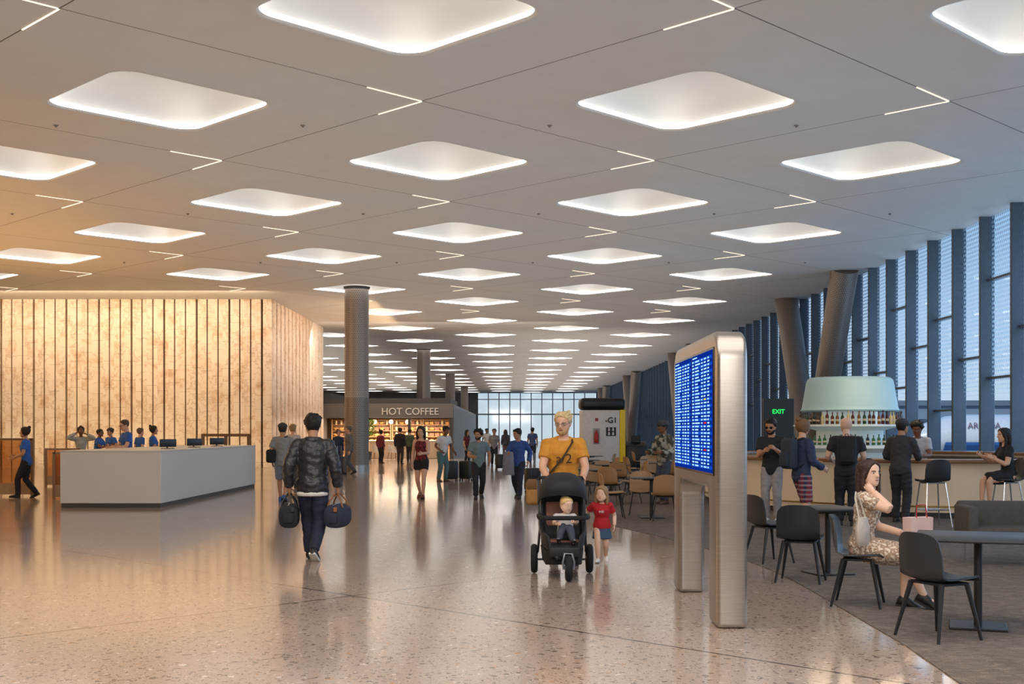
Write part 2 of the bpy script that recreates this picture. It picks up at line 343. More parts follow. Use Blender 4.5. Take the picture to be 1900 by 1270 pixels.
        if hk in('messy','curly','short'):
            rs=random.Random(3)
            if hk=='messy':
                for k in range(110):
                    a=rs.uniform(-1.6,1.6) if k%3 else rs.uniform(-PI,PI); t=rs.uniform(max(hl(a)+.02,.6),.96); p=headpt(t,a,d0*.4,False); q=p+V((rs.uniform(-.05,.05)+.03,.03,.08)); e=q+V((rs.uniform(-.05,.08)+.03,.08,rs.uniform(.0,.05)))
                    hb.tube([p,q,e],[.034,.03,.006],5,Mh)
            else:
                for k in range(46 if hk!='short' else 26):
                    a=rs.uniform(-PI,PI); t=rs.uniform(max(hl(a)+.04,.5),.97); p=headpt(t,a,d0*.6,False); q=headpt(min(1,t+.06),a+rs.uniform(-.25,.25),d0*1.25,False); e=headpt(t+rs.uniform(-.02,.07),a+rs.uniform(-.45,.45),d0*(2.0 if hk!='short' else 1.35),False)
                    hb.tube([p,q,e],[.055,.045,.008],5,Mh)
        if hk=='long':
            L=.75 if not KID[0] else .35
            hb.loft([[V((rx*math.cos(2*PI*i/16),y+ry*math.sin(2*PI*i/16),z)) for i in range(16)] for z,y,rx,ry in ((.93,.1,.2,.2),(.75,.16,.38,.34),(.5,.22,.42,.30),(.2,.27,.43,.24),(-.1,.28,.43,.19),(-L*.6,.27,.41,.15),(-L,.26,.34,.11),(-L-.12,.26,.15,.05))],M=Mh)
            for sd in (1,-1): hb.tube([(sd*.30,-.2,.72),(sd*.40,-.12,.45),(sd*.41,-.06,.1),(sd*.38,-.1,-.2),(sd*.34,-.14,-.25 if KID[0] else -.45)],[.07,.09,.1,.09,.04],8,Mh)
        if hk=='bun': hb.ell((0,.38,.98),(.17,.17,.16),10,8,Mh)
        hb.scale(h).build('hair',hm,root,smooth=1.2)
        if hk in('cap','hat'):
            cb=MB(); R=[]
            for k in range(8):
                kk=k/7; t=.66+.34*kk; R.append([headpt(t,2*PI*i/24-PI,.05+.03*(1-kk),False)+V((0,0,.04*kk)) for i in range(24)])
            cb.loft(R,M=Mh)
            if hk=='cap': cb.prism([(.3*math.sin(a),-.36-.3*math.cos(a)) for a in [(-1.5+3*i/10) for i in range(11)]],.66,.70,Mh)
            else: cb.lathe([(.36,.64),(.62,.66),(.62,.69),(.36,.7)],24,Mh)
            cb.scale(h).build('hat',mat('3b3a3c',.8),root)
    if beard:
        bb=MB(); ths2=[-1.45+2.9*i/16 for i in range(17)]; ro=[]
        for kk in range(6):
            ro.append([headpt(.0+.06*kk*(.55+.45*min(1,abs(q)*1.1)),q,.022 if 0<kk<5 else .0,False) for q in ths2])
        vs=[p for q in ro for p in q]; fs=[(k*17+i,k*17+i+1,(k+1)*17+i+1,(k+1)*17+i) for k in range(5) for i in range(16)]
        bb.add(vs,fs,Mh); bb.tube([(-.12,-.43,.275),(0,-.46,.285),(.12,-.43,.275)],.022,5,Mh); bb.scale(h).build('beard',mat(beard,.8,0,.3,40),root,smooth=1.5)
    if glasses:
        gb=MB()
        for sd in (1,-1):
            if glasses=='101010': gb.loft([[V((sd*.16+.10*math.cos(2*PI*i/12),y,.51+.075*math.sin(2*PI*i/12))) for i in range(12)] for y in (-.46,-.445)],M=Mh)
            else: gb.tube([(sd*.16+.10*math.cos(2*PI*i/14),-.455,.51+.07*math.sin(2*PI*i/14)) for i in range(15)],.011,5,Mh)
            gb.tube([(sd*.25,-.44,.53),(sd*.36,-.1,.53),(sd*.36,.05,.5)],.012,5,Mh)
        gb.tube([(-.07,-.475,.53),(.07,-.475,.53)],.012,5,Mh); gb.scale(h).build('glasses',mat(glasses,.15),root)
    # top
    tk,tc=top; e={'tee':.008,'polo':.008,'long':.009,'jacket':.013,'suit':.012,'tank':.006,'dress':.007}[tk]; tb=MB()
    torso(tb,.53 if (seat or tk=='tank') else .465,.825 if tk!='tank' else .80,e)
    if tk in('tee','polo'): sleeves(tb,.62,e)
    elif tk in('long','jacket','suit'): sleeves(tb,1.95,e*.8)
    elif tk=='dress': sleeves(tb,.5,e)
    if tk=='dress':
        if seat:
            km=(J[0][2]+J[1][2])/2; hm_=(J[0][1]+J[1][1])/2
            d=(km-hm_).normalized(); up=d.cross(r).normalized()
            tb.loft([[hm_.lerp(km,q)+V((0,0,.01))+r*(rx*math.cos(2*PI*i/n))+up*(ry*math.sin(2*PI*i/n)) for i in range(n)] for q,rx,ry in ((-.15,.09,.06),(.2,.11,.072),(.6,.108,.068),(.92,.10,.06))])
    if tk in('jacket','suit'): tb.tube([T(.832)+r*(.047*math.cos(a))+fw*(.044*math.sin(a)) for a in [2*PI*i/16 for i in range(17)]],.012,8)
    nm={'tee':'t_shirt','polo':'polo_shirt','long':'sweater','jacket':'jacket','suit':'suit_jacket','tank':'tank_top','dress':'dress'}[tk]
    tb.scale(h); tb=bake(tb,vox,4,(.013 if tk in('jacket','long','suit') else .010)*h/1.75); tb.build(nm,cloth(tc),root,smooth=1.5)
    if graphic: 
        go=new('shirt_print',textmesh(graphic[0],graphic[1],mat(graphic[2],.8),.002),root); c=(T(graphic[3])+fw*((.066+e+.008)*b))*h; go.location=c; go.rotation_euler=(PI/2+lean*.3,0,0)
    # bottom
    bk,bc=bot; bb=MB()
    if bk!='none':
        torso(bb,.465,.585,.004)
        if bk=='trousers': legs(bb,(.060,.053,.044,.042,.041,.036),1)
        elif bk=='jeans': legs(bb,(.059,.052,.042,.041,.039,.032),1)
        elif bk=='shorts': legs(bb,(.060,.056,.055),.93)
        elif bk=='hotpants': legs(bb,(.062,.060,.058),.45)
        elif bk=='skirt': bb.loft([ring(T(z),rx,ry) for z,rx,ry in ((.57,.088,.064),(.5,.105,.082),(.42,.125,.1),(.34,.14,.112))])
        bb.scale(h); bb=bake(bb,vox,3,.009*h/1.75); bb.build({'trousers':'trousers','jeans':'trousers','shorts':'shorts','hotpants':'shorts','skirt':'skirt'}[bk],cloth(bc),root,smooth=1.5)
    for k in (0,1):
        sd,hip,kn,an,pt,sh,el,wt=J[k]; sb=MB()
        Ms=Matrix.Translation(an)@Matrix.Rotation(sd*.12,4,'Z')@Matrix.Rotation(pt,4,'X')
        def sr(y,w,hh,zb=-.045): return [V((w*math.cos(2*PI*i/12),y,zb+hh/2+hh/2*math.sin(2*PI*i/12))) for i in range(12)]
        sb.loft([sr(.036,.010,.03),sr(.028,.022,.055),sr(.005,.025,.064),sr(-.03,.024,.055),sr(-.06,.029,.04),sr(-.09,.028,.032),sr(-.108,.018,.024),sr(-.115,.006,.014)],M=Ms)
        sb.cm=1; sb.prism([(.022,.033),(.027,-.05),(.029,-.085),(.018,-.114),(-.018,-.114),(-.029,-.085),(-.027,-.05),(-.022,.033)],-.047,-.034,Ms)
        sb.scale(h).build('shoe',[mat(shoe,.5),mat('d8d4cc' if shoe in('f0ece4','2a3a66','202022') else '2a2725',.6)],root,smooth=.9)
    R=Matrix.Translation(V(pos))@Matrix.Rotation(rz,4,'Z')
    return {'root':root,'w':[R@(J[k][7]*h) for k in (0,1)],'back':R@((T(.70)-fw*.082)*h),'R':R,'h':h,'T':T}
WALK=((.045,-.10,0,-.12),(-.045,.12,.028,.45)); WALK2=((.045,.12,.028,.45),(-.045,-.10,0,-.12))
def b_backpack(c='1b1c1f'):
    def f():
        m=cloth(c); st=MB()
        for sd in (1,-1): st.tube([(sd*.09,.0,.22),(sd*.10,-.10,.245),(sd*.10,-.22,.20),(sd*.10,-.255,.05),(sd*.12,-.2,-.12),(sd*.13,-.02,-.2)],.018,8,flat=.6)
        return [('pack_body',MB().box(-.15,.15,0,.17,-.24,.24).mesh('pack_body',m,bevel=(.06,4))),('pocket',MB().box(-.11,.11,.15,.215,-.2,.02).mesh('pocket',m,bevel=(.03,3))),('strap',st.mesh('strap',BLK)),('handle',MB().tube([(-.03,.03,.23),(-.02,.03,.27),(.02,.03,.27),(.03,.03,.23)],.008,6).mesh('handle',BLK))]
    return f
def b_suitcase(c):
    def f():
        out=[('case_body',MB().box(-.2,.2,-.125,.125,.06,.64).mesh('case_body',mat(c,.4),bevel=(.05,3)))]
        rb=MB()
        for x in (-.12,-.04,.04,.12): rb.box(x-.01,x+.01,-.13,-.12,.12,.58)
        out.append(('rib',rb.mesh('rib',mat(c,.4),bevel=(.004,1))))
        out.append(('handle',MB().tube([(-.1,.1,.6),(-.1,.1,1.02),(.1,.1,1.02),(.1,.1,.6)],.012,6).mesh('handle',CHROME)))
        for x in (-.16,.16):
            for y in (-.09,.09): out.append(('wheel',MB().lathe([(.03,-.012),(.03,.012)],12,Matrix.Translation((x,y,.03))@Matrix.Rotation(PI/2,4,'Y')).mesh('wheel',RUB)))
        return out
    return f
def b_duffel(c,hc):
    def f():
        m=cloth(c); b=MB(); b.loft([[V((w*math.copysign(abs(math.cos(a))**.7,math.cos(a)),y,.15+hh*math.copysign(abs(math.sin(a))**.7,math.sin(a)))) for a in [2*PI*i/20 for i in range(20)]] for y,w,hh in ((-.23,.07,.09),(-.21,.11,.135),(-.1,.125,.15),(.1,.125,.15),(.21,.11,.135),(.23,.07,.09))])
        hd=MB()
        for sd in (1,-1): hd.tube([(sd*.11,-.11,.2),(sd*.08,-.1,.32),(sd*.02,-.05,.42),(sd*.02,.05,.42),(sd*.08,.1,.32),(sd*.11,.11,.2)],.011,6)
        p=MB().box(-.07,.07,-.255,-.21,.07,.2); z=MB().tube([(0,-.2,.285),(0,0,.302),(0,.2,.285)],.008,6)
        tg=MB().box(.03,.075,-.262,-.25,.21,.27)
        return [('bag_body',b.mesh('bag_body',m)),('handle',hd.mesh('handle',mat(hc,.5))),('end_pocket',p.mesh('end_pocket',m,bevel=(.02,2))),('zip',z.mesh('zip',CHROME)),('tag',tg.mesh('tag',mat(hc,.5),bevel=(.004,1)))]
    return f
def R_(d): return math.radians(d)
# --- walking man with two bags
x,y=at(580,1040)
p=person('man in black leather jacket and dark jeans walking away with two bags',(x,y),PI,1.84,skin='tan',hair=('short','17130f'),top=('jacket','leather'),bot=('jeans','20263a'),shoe='202022',pel=.497,
  feet=((.04,-.11,0,-.1),(-.03,.12,.035,.55)),wr=((.158,-.01,.492),(-.168,-.01,.492)),curl=(1.25,1.25),head=(.25,.05),vox=.011,b=1.06)
for k,(c,hc,lb) in enumerate((('1c1d21','1d1d1f','black holdall in the left hand of the leather jacket man'),('242b3c','8a5a35','navy holdall with tan handles in the right hand of the leather jacket man'))):
    w=p['w'][k]; inst('duf%d'%k,b_duffel(c,hc),'holdall',lb,'bag',(w.x,w.y,w.z-.08-.425),.12-.3*k)
mb=MB(); mb.tube([V((.165*math.cos(a)*1.02,.12*math.sin(a),0)) for a in [2*PI*i/20 for i in range(21)]],.03,8); o=mb.build('shirt_hem',cloth('d9d5cf'),p['root']); o.location=(0,0,.452*1.82)
# --- father, stroller, baby, girl
p=person('blond bearded man in orange T-shirt pushing the black pushchair',(.62,14.5),0,1.84,skin='light',hair=('messy','d2ba8a'),top=('tee','c98a2c'),bot=('trousers','4a4238'),lean=.10,beard='b89462',glasses='6a6a6a',
  wr=((.115,-.225,.575),(-.115,-.225,.575)),curl=(1.1,1.1),head=(-.35,.16),vox=.010,b=1.06,feet=((.055,-.06,0,0),(-.055,.08,.01,.2)),pn=((0,-.3,-1),(0,-.3,-1)),graphic=('a/2',.16,'3a2a18',.705))
mb=MB(); RT=p['T']; mb.tube([RT(.83)*1.84+V((.09,.02,.0)),RT(.80)*1.84+V((.10,-.13,.01)),RT(.70)*1.84+V((-.02,-.165,0)),RT(.6)*1.84+V((-.17,-.10,0)),RT(.55)*1.84+V((-.25,.0,0)),RT(.6)*1.84+V((-.14,.13,0)),RT(.75)*1.84+V((.06,.13,0)),RT(.83)*1.84+V((.09,.02,0))],.02,8,flat=.35)
r=thing('shoulder_bag','tan shoulder bag at the hip of the man in orange','bag',(.62,14.5,0)); mb.build('strap',mat('3a2c20',.7),r)
mb=MB().box(-.09,.09,-.13,.13,-.17,.13); o=mb.build('bag_body',cloth('a5793f'),r,bevel=(.05,3)); o.location=(-.36,.0,.88)
mb=MB().box(-.085,.085,-.14,.0,0,.13); o=mb.build('bag_flap',cloth('6b4c2a'),r,bevel=(.03,2)); o.location=(-.36,.0,.89)
def stroller():
    r=thing('pushchair','black three-wheeled pushchair with hood carrying a baby','pushchair',(.56,13.2,0))
    def wheel(x,y,R,tw):
        M=Matrix.Translation((x,y,R))@Matrix.Rotation(PI/2,4,'Y')
        w=MB(); w.loft([[V(((R-tw+tw*math.cos(a))*math.cos(q),(R-tw+tw*math.cos(a))*math.sin(q),tw*1.1*math.sin(a))) for a in [2*PI*i/10 for i in range(10)]] for q in [2*PI*k/24 for k in range(24)]],loop=True,M=M)
        o=w.build('wheel',RUB,r); hb=MB().lathe([(.03,-.035),(.03,.035)],12,M)
        for k in range(6): a=2*PI*k/6; hb.tube([(.02*math.cos(a),.02*math.sin(a),0),((R-tw*1.4)*math.cos(a),(R-tw*1.4)*math.sin(a),0)],.009,6,M)
        hb.build('wheel_hub',mat('8c8f94',.3,.6),o)
    wheel(-.31,.32,.165,.036); wheel(.31,.32,.165,.036); wheel(.04,-.46,.14,.034)
    fr=MB()
    for sd in (1,-1):
        fr.tube([(sd*.26,.62,1.03),(sd*.26,.45,.82),(sd*.25,.1,.52),(sd*.2,-.2,.36),(sd*.07,-.42,.24)],.016,8)
        fr.tube([(sd*.25,.1,.52),(sd*.27,.3,.25),(sd*.31,.32,.155)],.015,8); fr.tube([(sd*.24,.1,.5),(sd*.1,-.15,.2),(sd*.05,-.36,.24)],.012,8)
    fr.tube([(-.31,.32,.155),(.31,.32,.155)],.012,8); fr.build('frame',mat('4a4b4e',.35,.5),r)
    MB().tube([(-.01,-.46,.13),(-.02,-.46,.2),(.0,-.42,.29),(.08,-.42,.29),(.10,-.46,.2),(.09,-.46,.13)],.013,8).build('front_fork',mat('8c8f94',.3,.6),r)
    MB().tube([(-.26,.62,1.03),(-.25,.66,1.06),(.25,.66,1.06),(.26,.62,1.03)],.02,8).build('handlebar',RUB,r)
    s=MB(); s.loft([[V((-w,y-.0,z)),V((-w,y-.02,z+.14)),V((-w+.03,y-.02,z+.14)),V((-w+.04,y,z+.03)),V((w-.04,y,z+.03)),V((w-.03,y-.02,z+.14)),V((w,y-.02,z+.14)),V((w,y,z))] for w,y,z in ((.17,-.36,.26),(.19,-.33,.34),(.22,-.2,.36),(.24,.02,.35),(.24,.16,.42),(.24,.28,.7),(.23,.33,.95))])
    s.build('seat',mat('1a1a1c',.7),r,bevel=(.012,2))
    s=MB(); s.box(-.18,.18,.06,.1,.4,.85,Matrix.Rotation(-.25,4,'X')); s.box(-.17,.17,-.2,.08,.385,.41); s.build('seat_liner',cloth('8a5f50'),r,bevel=(.015,2))
    c=MB(); R=[]
    for k in range(9):
        a=2.0*k/8; row=[]
        for i in range(15):
            q=-PI/2+PI*i/14; sx=math.copysign(abs(math.sin(q))**.75,math.sin(q)); cq=max(math.cos(q),0)**.8; row.append(V((.275*sx,.22-.42*cq*math.sin(a)*.9,.78+(.36*cq)*math.cos(a*.62))))
        R.append(row)
    vs=[p for q in R for p in q]; fs=[(k*15+i,k*15+i+1,(k+1)*15+i+1,(k+1)*15+i) for k in range(8) for i in range(14)]
    c.add(vs,fs); c.build('hood',mat('202022',.75,0,.2,8,0,.3),r,sol=.014,smooth=1.2)
    b=MB().tube([(-.265,.12,.66),(-.265,-.12,.66),(-.2,-.26,.66),(.2,-.26,.66),(.265,-.12,.66),(.265,.12,.66)],.026,8); b.build('bumper_bar',RUB,r)
    k=MB(); k.loft([[V((-w,y,z0)),V((w,y,z0)),V((w*1.1,y,z1)),V((-w*1.1,y,z1))] for w,y,z0,z1 in ((.15,-.3,.17,.3),(.2,-.1,.14,.32),(.22,.3,.15,.33))]); k.build('basket',mat('121213',.8),r,bevel=(.015,2))
    l=MB(); l.box(-.16,.16,-.4,-.34,.25,.36); l.build('footrest',mat('161617',.6),r,bevel=(.02,2))
stroller()
person('blond baby sitting in the pushchair behind its bar',(.58,13.10,.385),0,.76,skin='pale',hair=('crop','d8b878'),top=('tee','c9c6c4'),bot=('trousers','39404e'),shoe='6d6a66',pel=.10,lean=-.3,hs=1.6,head=(.55,.3),vox=.009,b=1.25,seat=1,
  feet=((.10,-.30,.0,-.5),(-.10,-.28,.02,-.5)),wr=((.12,-.2,.31),(-.12,-.19,.28)))
x,y=at(1117,1043)
person('small girl in red T-shirt and denim skirt beside the pushchair',(x,y),-.15,.89,f=1,skin='pale',hair=('long','9c7a52'),top=('tee','b01822'),bot=('skirt','39506e'),shoe='f0ece4',hs=1.42,head=(-.2,.08),vox=.009,b=1.25,feet=WALK2,pel=.495,
  wr=((.17,.0,.5),(-.25,-.06,.62)),graphic=('mb',.05,'e8e4dc',.72))
# --- middle distance walkers
def far(label,px,py,rz=0,**k):
    x,y=at(px,py); k.setdefault('vox',.016 if y<30 else .02); return person(label,(x,y),rz,**k)
far('woman in dark red top and black shorts looking at her phone',782,925,-.15,h=1.72,f=1,skin='light',hair=('long','1a1412'),top=('tank','redprint'),bot=('hotpants','17171a'),shoe='6b3a30',wr=((.06,-.19,.62),None),head=(.0,.2),feet=WALK)
far('man in teal grey T-shirt and dark trousers walking toward camera alone',888,926,.1,h=1.66,skin='tan',hair=('curly','1c1512'),top=('tee','6d8184'),bot=('trousers','24262c'),shoe='2a2a2c',feet=WALK2,pel=.495,wr=((.15,-.08,.53),(-.1,-.17,.6)),head=(-.5,.1),beard='1c1512')
p=far('man in royal blue sweater carrying a grey coat beside suitcase',962,925,-.3,h=1.68,skin='tan',hair=('short','15110e'),top=('long','2f4f92'),bot=('trousers','22283c'),shoe='2a2a2c',feet=WALK,pel=.497,wr=((.14,.02,.52),(-.10,-.19,.63)),head=(-.6,.2))
mb=MB(); mb.loft([[V((w*math.cos(2*PI*i/14)+.02*noise.noise(V((i,z*9,0))),d*math.sin(2*PI*i/14),z)) for i in range(14)] for z,w,d in ((-.52,.13,.04),(-.4,.14,.06),(-.2,.13,.07),(-.02,.12,.06),(.03,.09,.04))]); o=mb.build('coat',cloth('7d7a86')); o.location=p['w'][1]+V((.02,-.03,.02)); tag(o,'grey coat draped over the arm of the blue sweater man','coat')
x,y=at(988,915); inst('sc_black',b_suitcase('1a1b1d'),'suitcase','black suitcase pulled by the man in blue sweater','suitcase',(x,y,0),.4)
p=far('man in white T-shirt and teal trousers bending over luggage',820,894,.7,h=1.78,skin='brown',hair=('short','14100e'),top=('tee','d9d6d0'),bot=('trousers','50706f'),shoe='5a5348',lean=.25,wr=((.16,-.16,.52),(-.12,-.12,.55)),head=(.1,.3))
x,y=at(858,893)
inst('sc_blk2',b_suitcase('222326'),'suitcase','tall black suitcase in front of the white T-shirt man','suitcase',(x-.35,y,0),.3); inst('sc_green',b_suitcase('2b2f26'),'suitcase','dark olive suitcase at the right of the white T-shirt man','suitcase',(x+.1,y+.2,0),-.4)
p=far('man in grey T-shirt and denim shorts walking away with messenger bag',524,931,PI,h=1.8,skin='tan',hair=('cap','2a211b'),top=('tee','8b8c8a'),bot=('shorts','7d8b99'),shoe='2a5f9e',feet=WALK,pel=.497,wr=((.14,-.05,.5),(-.13,-.15,.6)))
r=thing('messenger_bag','black messenger bag on the hip of the man in denim shorts','bag',(p['back'].x-.24,p['back'].y+.1,1.05)); MB().box(-.10,.10,-.17,.17,-.17,.13).build('bag_body',cloth('17181a'),r,bevel=(.05,3)); MB().tube([(0,.1,.1),(.1,.05,.3),(.3,-.02,.40),(.36,.02,.42)],.018,6).build('strap',BLK,r)
far('person in pale top standing beyond the man in denim shorts',543,905,PI,h=1.8,f=1,skin='light',hair=('short','a88356'),top=('long','b9b0a3'),bot=('trousers','4d4a48'))
far('man in grey suit walking left with a trolley case',648,881,-1.2,h=1.8,skin='light',hair=('short','6a5a4a'),top=('suit','6b6a6c'),bot=('trousers','5b5a5e'),feet=WALK,pel=.497)
x,y=at(633,879); inst('sc_blk3',b_suitcase('2a2a2d'),'suitcase','dark trolley case beside the man in grey suit','suitcase',(x,y,0),.9)
far('woman in navy suit beside the man in grey suit',627,876,.6,h=1.66,f=1,skin='light',hair=('bun','6b4a30'),top=('suit','2c3348'),bot=('trousers','2a2f40'))
far('distant walker in grey top with a black suitcase',917,866,.1,h=1.72,skin='tan',top=('tee','8d8d92'),bot=('trousers','2a2c33'),feet=WALK,pel=.497)
x,y=at(929,872); inst('sc_black',b_suitcase('1a1b1d'),'suitcase','black suitcase beside the distant walker in grey','suitcase',(x,y,0),.1)
far('distant walker in dark coat and brown trousers seen from behind',938,853,PI,h=1.68,f=1,hair=('long','2a1d16'),top=('jacket','2a2a33'),bot=('trousers','5c4a4a'))
far('distant walker in white shirt left of the suitcase',903,850,.2,h=1.75,skin='brown',top=('tee','c9c5c0'),bot=('trousers','3a3f4c'))
far('distant man in blue shirt right of the blue sweater man',988,858,PI,h=1.78,skin='tan',top=('tee','4a5f8c'),bot=('trousers','33353d'))
far('distant woman in burgundy top near the coffee shop corner',866,862,1.0,h=1.66,f=1,hair=('long','1d1512'),top=('tee','6a2a34'),bot=('trousers','1f2026'))
far('customer in green top at the coffee shop',760,858,PI,h=1.7,top=('long','4c5a40'),bot=('trousers','2a2a2e'))
far('customer in dark red top at the coffee shop front',706,860,2.6,h=1.66,f=1,hair=('bun','241a14'),top=('long','6a2430'),bot=('trousers','26262c'))
far('customer in white shirt at the left end of the coffee shop',672,862,1.9,h=1.74,top=('long','d0cac2'),bot=('trousers','2f3138'))
far('customer in black coat waiting right of the tub chairs',742,862,2.9,h=1.76,top=('jacket','1f1f22'),bot=('trousers','3a3430'))
p=far('man in camouflage jacket and brimmed hat standing behind the display',1233,936,-.9,h=1.83,skin='brown',hair=('hat','1c1512'),top=('jacket','camo'),bot=('jeans','3b4658'),shoe='5a4a3c',head=(-.3,.1),wr=((.1,-.16,.62),(-.1,-.18,.62)))
# --- bar customers
person('man in black polo and grey trousers using a phone',(4.52,20.9),-.35,1.83,skin='tan',hair=('short','14100e'),top=('polo','222329'),bot=('jeans','a09d9e'),shoe='f0ece4',beard='1c1612',glasses='101010',head=(-.2,.3),wr=((.06,-.19,.70),(-.05,-.2,.68)),curl=(1,1),vox=.013)
mb=MB().box(-.038,.038,-.006,.006,-.07,.07); o=mb.build('smartphone',mat('121316',.2),bevel=(.006,2)); o.location=(4.40,20.53,1.33); o.rotation_euler=(-.5,0,-.35); tag(o,'black smartphone held by the man in black polo','phone')
p=person('man in navy sweater and plaid shorts with hair in a bun',(4.55,18.9),1.95,1.82,skin='light',hair=('bun','7b5a3c'),top=('long','2e3a58'),bot=('shorts','plaid'),shoe='3a3a3c',beard='6b4a30',wr=((.1,-.18,.6),(-.12,-.14,.56)),head=(.2,0),vox=.013,feet=((.075,-.10,0,0),(-.075,.10,0,0)),pel=.495)
q=p['back']; inst('bp1',b_backpack('2b3444'),'backpack','dark blue backpack on the man in plaid shorts','backpack',(q.x,q.y,q.z),1.95)
p=person('bald man in black T-shirt with backpack facing the bar',(5.62,20.2),2.9,1.84,skin='pale',hair=('bald','888888'),top=('tee','24252a'),bot=('jeans','24262e'),head=(.2,.05),vox=.013,b=1.08,wr=((.13,-.16,.6),(-.12,-.18,.6)))
q=p['back']; inst('bp2',b_backpack('1c1d20'),'backpack','black backpack on the bald man','backpack',(q.x,q.y,q.z),2.9)
person('man in dark suit and flat cap leaning on the bar',(6.75,20.9),2.5,1.82,skin='tan',hair=('cap','1a1512'),top=('suit','383638'),bot=('trousers','2e2d30'),lean=.12,wr=((.12,-.2,.62),(-.1,-.22,.62)),head=(-.3,.1),vox=.013)
person('bartender in pale shirt and dark apron behind the bar',(7.9,23.35),-.5,1.80,skin='brown',hair=('curly','120e0c'),top=('tee','b9bcc0'),bot=('trousers','2b313c'),lean=.15,wr=((.08,-.22,.62),(-.08,-.22,.62)),head=(.0,.35),vox=.014)
person('woman in black dress sitting on a bar stool facing left',(8.35,20.2),-1.5,1.68,f=1,skin='light',hair=('long','1c1512'),top=('dress','1d1d20'),bot=('none',''),shoe='141414',seat=1,pel=.765/1.68+.04,lean=.12,feet=((.05,-.22,.19,.4),(-.04,-.26,.2,.3)),wr=((.08,-.2,.68),(-.08,-.24,.70)),pole=((.3,.3,-1),(-.3,.3,-1)),vox=.013)
person('laughing woman in floral dress seated on the black chair with phone hand at cheek',(3.2,11.0),1.15,1.66,f=1,skin='pale',hair=('long','3a241a'),top=('dress','floral'),bot=('none',''),shoe='1a1614',seat=1,pel=.45/1.66+.045,lean=.10,feet=((.04,-.22,0,.25),(-.03,-.33,.03,.45)),
  wr=((.10,-.2,.40),(-.09,-.075,.63)),pole=((.4,.4,-1),(-.35,-.4,-1)),curl=(.6,1.0),head=(-.65,-.05),vox=.010)
# --- officers
UB='2a5cad'
def officer(label,px,Y,rz,**k):
    X=(px-950)*Y/F; k.setdefault('bot',('trousers','181b26')); k.setdefault('top',('tee',UB)); return person(label,(X,Y),rz,vox=.02,**k)
officer('officer in blue shirt walking at far left by glass barrier',49,28.6,-1.4,h=1.72,f=1,skin='tan',hair=('bun','2a1c14'),feet=WALK,pel=.497,shoe='141414',wr=((.1,-.14,.56),(-.1,-.16,.58)))
officer('woman in grey hoodie raising both hands to her head',150,35,.4,h=1.74,f=1,skin='brown',hair=('bun','16110f'),top=('long','a9aca6'),wr=((.09,-.13,.86),(-.09,-.13,.88)),pole=((1,-.2,-.3),(-1,-.2,-.3)))
officer('officer with arms forward left of the capped officer',179,38,1.5,h=1.68,skin='brown',hair=('crop','14100e'),lean=.18,wr=((.1,-.25,.68),(-.1,-.27,.66)))
officer('officer in dark cap second behind the white desk',206,39,-.6,h=1.70,skin='tan',hair=('cap','1a1512'),wr=((.14,-.14,.66),None))
officer('tallest officer standing right at the white desk edge',236,30.6,-.9,h=1.90,skin='light',hair=('crop','4a3524'),glasses='202020',head=(.0,.3),wr=((.1,-.2,.62),(-.1,-.2,.62)))
officer('officer turned away behind the white desk',259,39,2.4,h=1.70,skin='light',hair=('short','6b5140'))
officer('officer with dark ponytail rightmost behind the white desk',283,35,1.7,h=1.76,f=1,skin='tan',hair=('bun','1f1612'),wr=((.05,-.2,.66),(-.05,-.2,.6)))
# ================================================================ setting
ZC=7.3
def cell(i,j): return (-1.55+4.55*i,20.75+4.55*j)
XW=12.75; XL=-34.0; Y0=-10.0; Y1=182.0
mb=MB().box(XL,XW,Y0,Y1,-.3,0); struct(mb.build('floor',m_floor(),smooth=0))
cp=[(2.9,1.0),(2.83,7.6),(2.92,8.9),(2.97,11.1),(3.0,12.8),(2.97,13.8),(2.88,14.9),(2.6,16.5),(2.15,18.5),(1.75,20),(1.6,22),(1.55,26),(1.55,62),(12.3,62),(12.3,1)]
struct(MB().prism(cp,.0,.008).build('floor_carpet',m_carpet(),smooth=0))
def rsq():
    a=1.447; r=.42; P=[]
    for c in range(4):
        for k in range(13):
            q=c*PI/2+PI/2*k/12; cx=(a-r)*(1 if c in(0,3) else -1); cy=(a-r)*(1 if c in(0,1) else -1); P.append((cx+r*math.cos(q),cy+r*math.sin(q)))
    return [((x-y)*.70711,(x+y)*.70711) for x,y in P]
HOLE=rsq()
def lit(i,j):
    X,Y=cell(i,j)
    if (i+j)%2==0 or i>2 or Y<14 or Y>178: return False
    if X<-13 and 47.5<Y<70: return False
    if X<-8.5 and 49<Y<68.5: return False
    return X>-28 and (Y<66 and X>-.48*Y-4 or Y>=66 and X>-.17*Y-3)
mb=MB()
def clip(poly):
    for ax,sg,b in ((0,1,XW),(0,-1,-XL),(1,1,Y1),(1,-1,-Y0)):
        out=[]
        for a,c in zip(poly,poly[1:]+poly[:1]):
            da=b-sg*a[ax]; dc=b-sg*c[ax]
            if da>=0: out.append(a)
            if da*dc<0: k=da/(da-dc); out.append((a[0]+(c[0]-a[0])*k,a[1]+(c[1]-a[1])*k))
        poly=out
        if len(poly)<3: return None
    return poly
